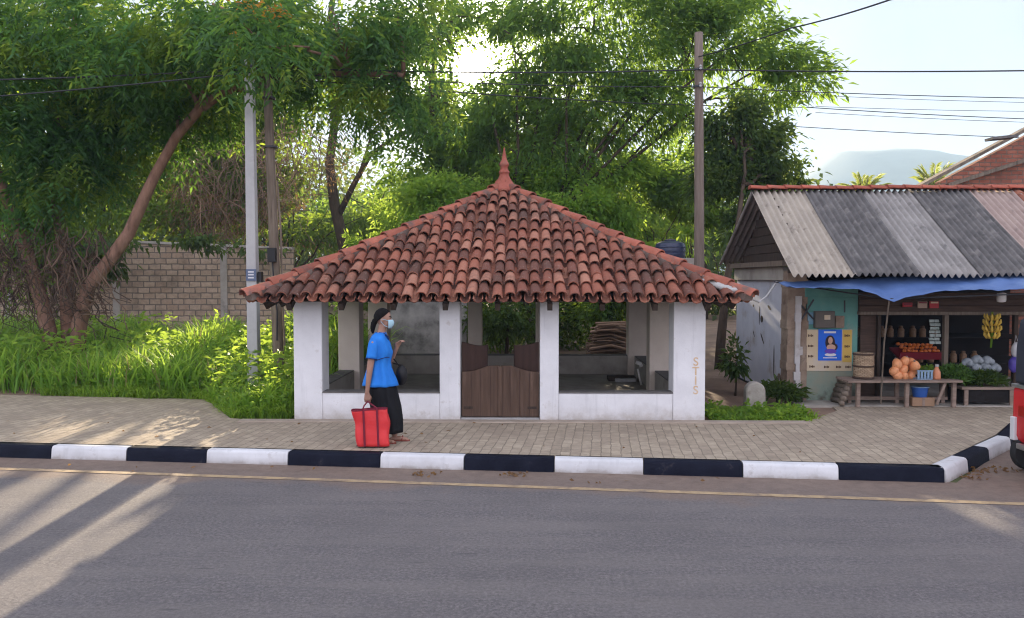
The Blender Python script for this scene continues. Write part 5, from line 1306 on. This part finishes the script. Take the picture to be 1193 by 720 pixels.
# dry litter in the gutter and on the pavement
P, D = [], []
for _ in range(900):
    x = random.uniform(2.55, 4.0); y = random.uniform(11.38, 12.3)
    if noise.noise((x*2.5, y*2.5, 3)) > -.1: P.append((x, y, .13+random.uniform(.02, .15)))
P = np.array(P); D = RNG.normal(size=(len(P), 3)); D[:, 2] = np.abs(D[:, 2])*.4
setp(leaves('verge_weeds', P, D, .10*(.5+RNG.random(len(P))), .055, M['leaf_lime']), 'lime leafy weeds between the rest house and the milestone', 'weeds', kind='stuff')
P = []
for px, py, sp_, n in ((492, 552, 9, 22), (597, 553, 8, 26), (1150, 548, 22, 50), (1130, 556, 14, 24), (720, 561, 80, 8), (300, 545, 120, 8)):
    for _ in range(n):
        p = at_z(px+random.gauss(0, sp_), py+random.gauss(0, 1.5), 0.012)
        if p.y < kl(p.x)-.02 or px > 1100: P.append((p.x, p.y, .012+.02*random.random()))
for _ in range(28):
    x = random.uniform(-8, 3.8); P.append((x, random.uniform(kl(x)+.2, 11.2), .155))
P = np.array(P); D = RNG.normal(size=(len(P), 3)); D[:, 2] *= .15
setp(leaves('leaf_litter', P, D, .055*(.6+.8*RNG.random(len(P))), .03, M['dryleaf']), 'dry brown leaves scattered along the kerb and pavement', 'leaf litter', kind='stuff')
# ------------------------------------------------------------------ woman walking past
fx_, fy_ = at_z(447, 515, .15).x, at_z(447, 515, .15).y
O = Vector((fx_, fy_, .15))
wm = thing('person', 'woman in bright blue blouse, black skirt and pale mask carrying a red bag', 'person', O)
M['skin'] = mat('brown_skin', [(.30,.165,.115), (.38,.215,.15)], 6, .55, .05, 40, spec=.35)
M['hair'] = mat('black_hair', [(.004,.0035,.0035), (.010,.008,.008)], 40, .6, .3, 60, stretch=(1, 1, .3), spec=.08)
M['blouse'] = mat('bright_blue_cotton', [(.012,.15,.54), (.022,.22,.68)], 5, .75, .25, 24)
M['skirt'] = mat('black_cloth', [(.0035,.0035,.005), (.007,.007,.009)], 5, .85, .25, 18)
M['mask'] = mat('pale_blue_mask', [(.36,.55,.62)], 3, .8, .1, 40)
def L3(x, y, z): return O+Vector((x, y, z))
def capsule(mb, pts, rad, n=14):
    mb.tube(pts, rad, n)
    mb.ball(pts[0], rad[0]*.99, n); mb.ball(pts[-1], rad[-1]*.99, n)
b = MB()
# head, face, neck
b.ball(L3(.005, 0, 1.515), .088, 20, sq=(1.06, .86, 1.16)); b.ball(L3(.035, 0, 1.455), .064, 16, sq=(1.02, .86, 1.05))
b.ball(L3(.103, 0, 1.478), .016, 10, sq=(1, .8, 1.3)); b.ball(L3(.088, 0, 1.432), .02, 10, sq=(.8, 1.2, .6)); b.ball(L3(.075, 0, 1.403), .026, 10)
for s in (-1, 1):
    b.ball(L3(-.002, s*.077, 1.485), .022, 10, sq=(.8, .45, 1.3)); b.ball(L3(.083, s*.03, 1.508), .013, 8)
capsule(b, [L3(-.035, 0, 1.26), L3(-.015, 0, 1.36), L3(.0, 0, 1.44)], [.062, .050, .050])
# trunk and legs
b.loft([(-.045, 0, 1.27, .07, .13), (-.045, 0, 1.22, .095, .155), (-.04, 0, 1.10, .105, .145), (-.04, 0, .95, .09, .125), (-.035, 0, .80, .115, .155), (-.03, 0, .70, .11, .15)], 20)
for s, xf_, xk in ((-1, -.02, .02), (1, .12, .12)):
    capsule(b, [L3(-.02, s*.075, .74), L3(xk-.0, s*.075, .42), L3(xf_, s*.075, .08)], [.082, .055, .036])
    capsule(b, [L3(xf_-.035, s*.075, .028), L3(xf_+.07, s*.078, .03), L3(xf_+.145, s*.082, .022)], [.026, .032, .020])
    for k in range(5): capsule(b, [L3(xf_+.14, s*(.062+.011*k), .02), L3(xf_+.175-.007*k, s*(.062+.0115*k), .016)], [.0095, .008], 8)
# near arm hanging, hand round the bag handles
sh_, el_, wr_ = L3(-.085, -.165, 1.205), L3(-.125, -.20, .905), L3(-.155, -.215, .635)
capsule(b, [sh_, el_], [.048, .038]); capsule(b, [el_, wr_], [.038, .024])
def hand(b, w, d, side, curl, thumb):
    """palm along d, fingers curling towards 'curl'"""
    d, side, curl = d.normalized(), side.normalized(), curl.normalized()
    for k in range(4): capsule(b, [w+side*(.011*(k-1.5)*.8), w+d*.085+side*(.019*(k-1.5))], [.015, .0125], 8)
    for k, fl_ in enumerate((.060, .070, .066, .052)):
        p0 = w+d*.085+side*(.019*(k-1.5)); p1 = p0+d*fl_*.45+curl*fl_*.18; p2 = p1+d*fl_*.10+curl*fl_*.40; p3 = p2-d*fl_*.18+curl*fl_*.25
        capsule(b, [p0, p1, p2, p3], [.0105, .010, .009, .008], 8)
    t0 = w+d*.025+thumb*.022; capsule(b, [t0, t0+d*.035+thumb*.022, t0+d*.06+thumb*.018+curl*.028], [.013, .011, .009], 8)
hand(b, wr_, Vector((.02, 0, -1)), Vector((1, 0, 0)), Vector((0, 1, 0)), Vector((1, .3, 0)).normalized())
# far arm raised in front of the chest
s2, e2, w2 = L3(-.03, .165, 1.205), L3(.055, .205, .965), L3(.145, .12, 1.135)
capsule(b, [s2, e2], [.047, .037]); capsule(b, [e2, w2], [.037, .024])
hand(b, w2, Vector((.45, -.25, .8)), Vector((.5, .8, 0)), Vector((.7, -.5, -.2)), Vector((-.6, -.6, .3)).normalized())
body = b.build('body', M['skin'], wm)
md = body.modifiers.new('r', 'REMESH'); md.mode = 'VOXEL'; md.voxel_size = .0055; md.use_smooth_shade = True
md = body.modifiers.new('s', 'SMOOTH'); md.iterations = 4; md.factor = .5
# eyes and brows
for s in (-1, 1):
    MB().ball(L3(.092, s*.03, 1.510), .0085, 10).build('eye', M['hair'], wm, smooth='all')
    MB().tube([L3(.086, s*.045, 1.526), L3(.095, s*.03, 1.531), L3(.097, s*.014, 1.527)], .004, 6).build('eyebrow', M['hair'], wm)
# hair: skull cap drawn back into a low tail
h = MB(); vs = []; nu, nv = 24, 14
for j in range(nv+1):
    t_ = math.pi*.66*j/nv
    for i in range(nu):
        a = 2*math.pi*i/nu; back = .5-.5*math.cos(a)
        tt = t_*(.43+.67*back)
        r = 1+.02*math.sin(a*9+j)
        vs.append(L3(-.004+.098*math.sin(tt)*math.cos(a)*r*1.04, .083*math.sin(tt)*math.sin(a)*r, 1.513+.110*math.cos(tt)*r))
h.add(vs, [(j*nu+i, j*nu+(i+1) % nu, (j+1)*nu+(i+1) % nu, (j+1)*nu+i) for j in range(nv) for i in range(nu)])
o = h.build('hair', M['hair'], wm, smooth='all'); md = o.modifiers.new('t', 'SOLIDIFY'); md.thickness = .012; md.offset = 0
tl = MB(); tl.tube([L3(-.085, 0, 1.475), L3(-.112, 0, 1.44), L3(-.122, 0, 1.40), L3(-.126, 0, 1.355), L3(-.122, 0, 1.32)], [.03, .036, .032, .024, .010], 12, rough=.08); tl.ball(L3(-.098, 0, 1.47), .036, 12); tl.build('hair_tail', M['hair'], wm, smooth='all')
# mask
rows = []
for j in range(7):
    v = j/6; r = []
    for i in range(13):
        a = (i/12-.5)*2.1; k = .066+.012*math.sin(math.pi*v)
        r.append(L3(.036+math.cos(a)*k*1.08+.016*math.exp(-(a/.35)**2)*math.sin(math.pi*min(1, v*.9+.25)), math.sin(a)*k*.98, 1.488-.098*v+.004*math.sin(v*18)))
    rows.append(r)
grid_mesh('face_mask', rows, M['mask'], wm, thick=.004)
for s in (-1, 1):
    MB().tube([L3(.07, s*.058, 1.478), L3(.03, s*.075, 1.494), L3(-.008, s*.083, 1.498), L3(-.01, s*.083, 1.47), L3(.03, s*.075, 1.42), L3(.065, s*.058, 1.405)], .003, 5).build('mask_loop', M['mask'], wm)
# blouse: body with folds, short sleeves, collar
def cloth(name, rings, m, fold=.006, nf=9, n=48, parent=wm, sub=3, seed=0):
    R_ = []
    for i in range(len(rings)-1):
        for s in range(sub): R_.append([rings[i][k]+(rings[i+1][k]-rings[i][k])*s/sub for k in range(5)])
    R_.append(list(rings[-1])); rows = []
    for j, (cx, cy, z, rx, ry) in enumerate(R_):
        r = []
        for k in range(n+1):
            a = 2*math.pi*(k % n)/n
            f = fold*(j/len(R_))**.7*(math.sin(a*nf+j*.12+seed)+.6*math.sin(a*(nf*1.7//1)+1.3+seed))+.005*noise.noise((math.cos(a)*2+seed, math.sin(a)*2, z*9))
            r.append(L3(cx+(rx+f)*math.cos(a), cy+(ry+f)*math.sin(a), z))
        rows.append(r)
    return grid_mesh(name, rows, m, parent, thick=.005)
bl_ = cloth('blouse', [(-.025, 0, 1.335, .062, .066), (-.045, 0, 1.30, .082, .12), (-.05, 0, 1.262, .098, .165), (-.045, 0, 1.20, .122, .172), (-.032, 0, 1.10, .138, .166), (-.042, 0, .98, .118, .150), (-.045, 0, .92, .128, .158), (-.035, 0, .80, .172, .192), (-.03, 0, .695, .205, .215)], M['blouse'], .014, 7)
M['piping'] = mat('dark_navy_piping', [(.015,.03,.12)], 1, .8, 0)
def sleeve(a, b, r0, r1, nm='sleeve'):
    d = (b-a).normalized(); u = d.orthogonal().normalized(); w = d.cross(u); rows = []
    for j in range(9):
        v = j/8; r = []
        for k in range(25):
            A = 2*math.pi*(k % 24)/24; rr = (r0+(r1-r0)*v)*min(1, (v*3.2+.12)**.5)+.004*math.sin(A*4+v*3); r.append(a.lerp(b, v)+(u*math.cos(A)+w*math.sin(A))*rr)
        rows.append(r)
    s = grid_mesh(nm, rows, M['blouse'], bl_, thick=.005)
    mb = MB(); c = b; ring = [c+(u*math.cos(2*math.pi*k/24)+w*math.sin(2*math.pi*k/24))*(r1+.003) for k in range(25)]
    mb.tube(ring, .0055, 6, cap=False); mb.build('cuff_piping', M['piping'], s)
sleeve(sh_+Vector((.006, .022, .062)), sh_.lerp(el_, .58), .058, .066); sleeve(s2+Vector((0, -.022, .062)), s2.lerp(e2, .6), .060, .068)
mb = MB(); mb.tube([L3(.09, -.085, 1.04), L3(.06, -.125, 1.045), L3(.0, -.168, 1.03), L3(-.06, -.166, 1.01)], .005, 6); mb.tube([L3(-.035, -.06, 1.335), L3(.02, -.055, 1.325), L3(.055, -.02, 1.29), L3(.07, 0, 1.25)], .009, 6); mb.build('seam_piping', M['piping'], bl_)
cloth('skirt', [(-.03, 0, .78, .13, .16), (-.02, 0, .66, .182, .19), (.025, 0, .45, .185, .18), (.05, 0, .28, .178, .175), (.065, 0, .125, .160, .17)], M['skirt'], .014, 8, seed=2)
M['sandal'] = mat('reddish_sandal', [(.22,.05,.035)], 1, .6, 0)
for s, xf_ in ((-1, -.02), (1, .12)):
    sd = MB().extr([(0, 0), (1, 0), (1, 1), (0, 1)], 0, 0); sd = MB()
    pts = [(xf_-.065, s*.075-.030), (xf_+.05, s*.077-.036), (xf_+.15, s*.08-.042), (xf_+.19, s*.082-.015), (xf_+.185, s*.082+.025), (xf_+.15, s*.08+.042), (xf_+.05, s*.077+.036), (xf_-.065, s*.075+.030)]
    sd.prism([(O.x+x, O.y+y) for x, y in pts], O.z+.001, O.z+.014)
    o = sd.build('sandal', M['sandal'], wm, bevel=.004)
    MB().tube([L3(xf_+.09, s*.08-.04, .012), L3(xf_+.10, s*.08, .062), L3(xf_+.09, s*.08+.04, .012)], .008, 6).build('strap', M['sandal'], o)
# red shopping bag held by her near hand
bgO = L3(-.09, -.29, .02)
M['redbag'] = mat('bright_red_bag', [(.58,.025,.030), (.70,.05,.05)], 3, .55, .3, 8)
M['redtrim'] = mat('dark_red_trim', [(.17,.012,.03)], 3, .6, .1)
bg = thing('shopping_bag', 'large bright red tote bag with dark seams held by the woman', 'bag', bgO)
rows = []
nb_ = 40
for j in range(13):
    v = j/12; z = .0+.43*v; w = .198+.012*v; dpt = .075*(1-.35*v)+.0
    r = []
    for k in range(nb_+1):
        a = 2*math.pi*(k % nb_)/nb_; ca, sa = math.cos(a), math.sin(a)
        e = .45; x = w*math.copysign(abs(ca)**e, ca); y = dpt*math.copysign(abs(sa)**e, sa)
        y += .034*noise.noise((x*8, z*6, 1 if sa > 0 else 5)); x += .030*noise.noise((z*6, 2, sa)) - .02*(1-v)*(ca < 0)*-1
        zz = z+(.012*math.sin(x*9) if j == 12 else 0)-(.0 if j else 0)
        r.append(bgO+Vector((x+.02*(.5-v), y, zz)))
    rows.append(r)
bag = grid_mesh('bag_body', rows, M['redbag'], bg, thick=.004)
MB().bx(bgO.x-.17, bgO.x+.19, bgO.y-.065, bgO.y+.065, bgO.z+.0, bgO.z+.012).build('bag_base', M['redtrim'], bg, bevel=.004)
def front_y(x, z): return bgO.y-.078*(1-.35*(z-bgO.z)/.45)-.008
for x in (-.075, .085):
    pts = []
    for k in range(9):
        z = bgO.z+.45*k/8; pts.append(Vector((bgO.x+x+.02*(.5-k/8), front_y(x, z), z)))
    hd = wr_+Vector((.008, -.012, -.105))
    mb = MB()
    for q in range(8): mb.bar(pts[q], pts[q+1], .020, .012)
    mb.build('seam_band', M['redtrim'], bg)
    tp_ = pts[-1]
    MB().tube([tp_, tp_.lerp(hd, .5)+Vector((.015*(1 if x > 0 else -1), -.01, -.01)), hd], .009, 7).build('handle', M['redtrim'], bg, smooth='all')
mb = MB()
for k in range(16):
    a0, a1 = rows[12][k*nb_//16], rows[12][(k+1)*nb_//16]; mb.bar(a0, a1, .014, .014)
mb.build('rim', M['redtrim'], bg)
# black handbag on the far side
hb = thing('handbag', 'small black handbag hanging in front of the walking woman', 'handbag', L3(.20, .14, .78))
mb = MB().ball(L3(.205, .12, .80), .10, 14, sq=(.75, .6, 1.25)); mb.v = [tuple(Vector(v)+Vector((1, 1, .4))*.02*noise.noise(Vector(v)*12)) for v in mb.v]
M['blackbag'] = mat('black_leather', [(.005,.005,.006), (.012,.011,.012)], 6, .5, .2, 20)
mb.build('bag_body', M['blackbag'], hb, smooth='all')
MB().tube([L3(.17, .13, .92), L3(.10, .165, 1.0), L3(.055, .23, .985), L3(.09, .19, .94), L3(.22, .13, .92)], .008, 6).build('strap', M['blackbag'], hb, smooth='all')

# ------------------------------------------------------------------ three wheeler at the right edge
tk = thing('three_wheeler', 'red three wheeled taxi with dark hood, its rear just entering at the right edge', 'auto rickshaw', (6.7, 8.6, 0))
M['redpaint'] = mat('glossy_red_paint', [(.55,.015,.022), (.62,.025,.03)], 2, .25, 0, spec=.5)
M['hood'] = mat('dark_canvas_hood', [(.022,.025,.035), (.04,.043,.055)], 4, .8, .3, 24)
M['tyre'] = mat('black_rubber', [(.018,.018,.018), (.03,.029,.028)], 6, .85, .2); M['chrome'] = mat('dull_metal', [(.5,.5,.5)], 2, .35, 0, metallic=.9)
M['glass'] = mat('dark_glass', [(.02,.024,.03)], 1, .08, 0, spec=.6); M['whitestrip'] = mat('white_strip', [(.66,.66,.66)], 2, .5, 0); M['lamp'] = mat('red_lamp_lens', [(.35,.01,.01)], 1, .2, 0, spec=.6)
ya, yb2 = 7.95, 9.2; X0 = at_y(1177.5, 500, yb2).x
MB().extr([(X0+.05, .30), (X0, .40), (X0+.005, .93), (X0+.95, .93), (X0+1.0, .42), (X0+1.55, .36), (X0+2.1, .5), (X0+2.25, .95), (X0+2.42, .95), (X0+2.5, .55), (X0+2.42, .34), (X0+2.0, .24)], ya, yb2).build('body', M['redpaint'], tk, bevel=.04, smooth=True)
MB().bx(X0-.006, X0+.96, ya-.004, yb2+.004, .925, .965).build('body_trim', M['chrome'], tk, bevel=.008)
MB().extr([(X0+.004, .967), (X0+.008, 1.36), (X0+.04, 1.68), (X0+.25, 1.78), (X0+1.5, 1.82), (X0+1.95, 1.74), (X0+1.97, 1.62), (X0+1.0, 1.62), (X0+.95, .967)], ya+.03, yb2-.03).build('hood', M['hood'], tk, bevel=.04, smooth=True)
MB().bar((X0+2.28, ya+.08, .95), (X0+1.93, ya+.08, 1.68), .05, .05).build('windscreen_post', M['redpaint'], tk); MB().bar((X0+2.28, yb2-.08, .95), (X0+1.93, yb2-.08, 1.68), .05, .05).build('windscreen_post', M['redpaint'], tk)
mb = MB(); mb.add([(X0+2.26, ya+.12, .97), (X0+2.26, yb2-.12, .97), (X0+1.94, yb2-.12, 1.66), (X0+1.94, ya+.12, 1.66)], [(0,1,2,3)]); mb.build('windscreen', M['glass'], tk)
MB().bx(X0+.55, X0+1.0, ya+.15, yb2-.15, .45, .62).build('seat', M['hood'], tk, bevel=.03)
def wheel(x, y):
    w = MB().lathe([(.10, -.05), (.19, -.055), (.205, -.03), (.205, .03), (.19, .055), (.10, .05)], (0, 0, 0), 24)
    def rot(mb): mb.v = [(x+v[0], y+v[2], .205+v[1]) for v in mb.v]; return mb
    o = rot(w).build('wheel', M['tyre'], tk, smooth=True)
    rot(MB().lathe([(.02, -.04), (.11, -.045), (.115, 0), (.11, .045), (.02, .04)], (0, 0, 0), 18)).build('rim', M['chrome'], o, smooth=True)
wheel(X0+.17, ya+.08); wheel(X0+.17, yb2-.08); wheel(X0+2.18, (ya+yb2)/2)
MB().bx(X0-.03, X0+.02, yb2-.11, yb2-.03, .34, .60).build('mud_flap', M['whitestrip'], tk, bevel=.008)
MB().bx(X0-.022, X0+.0, ya+.16, ya+.28, .62, .74).build('tail_lamp', M['lamp'], tk, bevel=.01); MB().bx(X0-.022, X0+.0, yb2-.28, yb2-.16, .62, .74).build('tail_lamp', M['lamp'], tk, bevel=.01)
MB().bx(X0-.06, X0-.005, ya+.2, yb2-.2, .27, .33).build('rear_bumper', M['chrome'], tk, bevel=.01)

# ------------------------------------------------------------------ light
w = bpy.data.worlds.new('World'); scene.world = w; w.use_nodes = True
t = w.node_tree; t.nodes.clear()
el = math.asin(SUN.z); az = math.atan2(SUN.x, SUN.y)
sky = N(t, 'TexSky', sky_type='NISHITA'); sky.sun_disc = False; sky.sun_elevation = el; sky.sun_rotation = az
sky.air_density = 1.0; sky.dust_density = SKY_DUST; sky.ozone_density = 1.0; sky.altitude = 60
bg_ = N(t, 'Background', Strength=SKY_STRENGTH); out = N(t, 'OutputWorld')
vec = N(t, 'TexCoord').outputs['Generated']
# thin cloud veil, plus unseen brightness added behind the camera to fill shade
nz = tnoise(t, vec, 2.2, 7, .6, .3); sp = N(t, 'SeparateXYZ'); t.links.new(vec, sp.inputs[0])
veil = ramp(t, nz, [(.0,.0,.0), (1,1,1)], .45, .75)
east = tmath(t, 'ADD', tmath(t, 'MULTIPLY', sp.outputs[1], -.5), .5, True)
amt = tmath(t, 'ADD', tmath(t, 'MULTIPLY', east, BACK_FILL), tmath(t, 'MULTIPLY', veil, .10), True)
cp = N(t, 'VectorMath', operation='MULTIPLY'); t.links.new(sky.outputs[0], cp.inputs[0]); cp.inputs[1].default_value = SKY_CAP
cq = N(t, 'VectorMath', operation='ADD'); t.links.new(sky.outputs[0], cq.inputs[0]); cq.inputs[1].default_value = SKY_CAP
cd = N(t, 'VectorMath', operation='DIVIDE'); t.links.new(cp.outputs[0], cd.inputs[0]); t.links.new(cq.outputs[0], cd.inputs[1])
# bright aureole of thin cloud round the sun
dt = N(t, 'VectorMath', operation='DOT_PRODUCT'); t.links.new(vec, dt.inputs[0]); dt.inputs[1].default_value = tuple(SUN)
au = tmath(t, 'ADD', tmath(t, 'MULTIPLY', tmath(t, 'POWER', tmath(t, 'MAXIMUM', dt.outputs['Value'], 0), 300), 60), tmath(t, 'MULTIPLY', tmath(t, 'POWER', tmath(t, 'MAXIMUM', dt.outputs['Value'], 0), 30), 3.0))
av = N(t, 'VectorMath', operation='SCALE'); av.inputs[0].default_value = (1, .93, .80); t.links.new(au, av.inputs['Scale'])
ad = N(t, 'VectorMath', operation='ADD'); t.links.new(cd.outputs[0], ad.inputs[0]); t.links.new(av.outputs[0], ad.inputs[1])
cl2 = tmix(t, amt, ad.outputs[0], CLOUD_FILL_COL)
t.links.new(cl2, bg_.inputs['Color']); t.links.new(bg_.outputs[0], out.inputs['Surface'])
sun = bpy.data.lights.new('sun', 'SUN'); sun.energy = SUN_STRENGTH; sun.angle = R(.6); sun.color = (1, .82, .58)
so = bpy.data.objects.new('sun', sun); COL.objects.link(so); so.rotation_euler = SUN.to_track_quat('Z', 'Y').to_euler(); so.location = (0, 60, 40)

if HAZE > 0:
    hz = MB().bx(-1500, 1500, -60, 1500, -3, 147).build('haze', None or bpy.data.materials.new('haze_air')); setp(hz, kind='stuff')
    m = hz.data.materials[0]; m.use_nodes = True; m.node_tree.nodes.clear()
    pv_ = m.node_tree.nodes.new('ShaderNodeVolumePrincipled'); mo = m.node_tree.nodes.new('ShaderNodeOutputMaterial')
    pv_.inputs['Color'].default_value = (.58, .78, 1, 1); pv_.inputs['Density'].default_value = HAZE; pv_.inputs['Anisotropy'].default_value = .1
    m.node_tree.links.new(pv_.outputs[0], mo.inputs['Volume'])

vs_ = scene.view_settings; vs_.view_transform = 'Standard'; vs_.look = 'None'; vs_.exposure = EXPOSURE; vs_.gamma = 1
scene.render.engine = 'CYCLES'
cy = scene.cycles; cy.filter_width = 1.15; cy.use_denoising = True; cy.max_bounces = 7; cy.diffuse_bounces = 3; cy.glossy_bounces = 2; cy.transmission_bounces = 4; cy.volume_bounces = 0; cy.transparent_max_bounces = 4
cy.sample_clamp_indirect = 6; cy.caustics_reflective = False; cy.caustics_refractive = False
try: cy.denoiser = 'OPENIMAGEDENOISE'; cy.denoising_input_passes = 'RGB_ALBEDO_NORMAL'
except Exception: pass
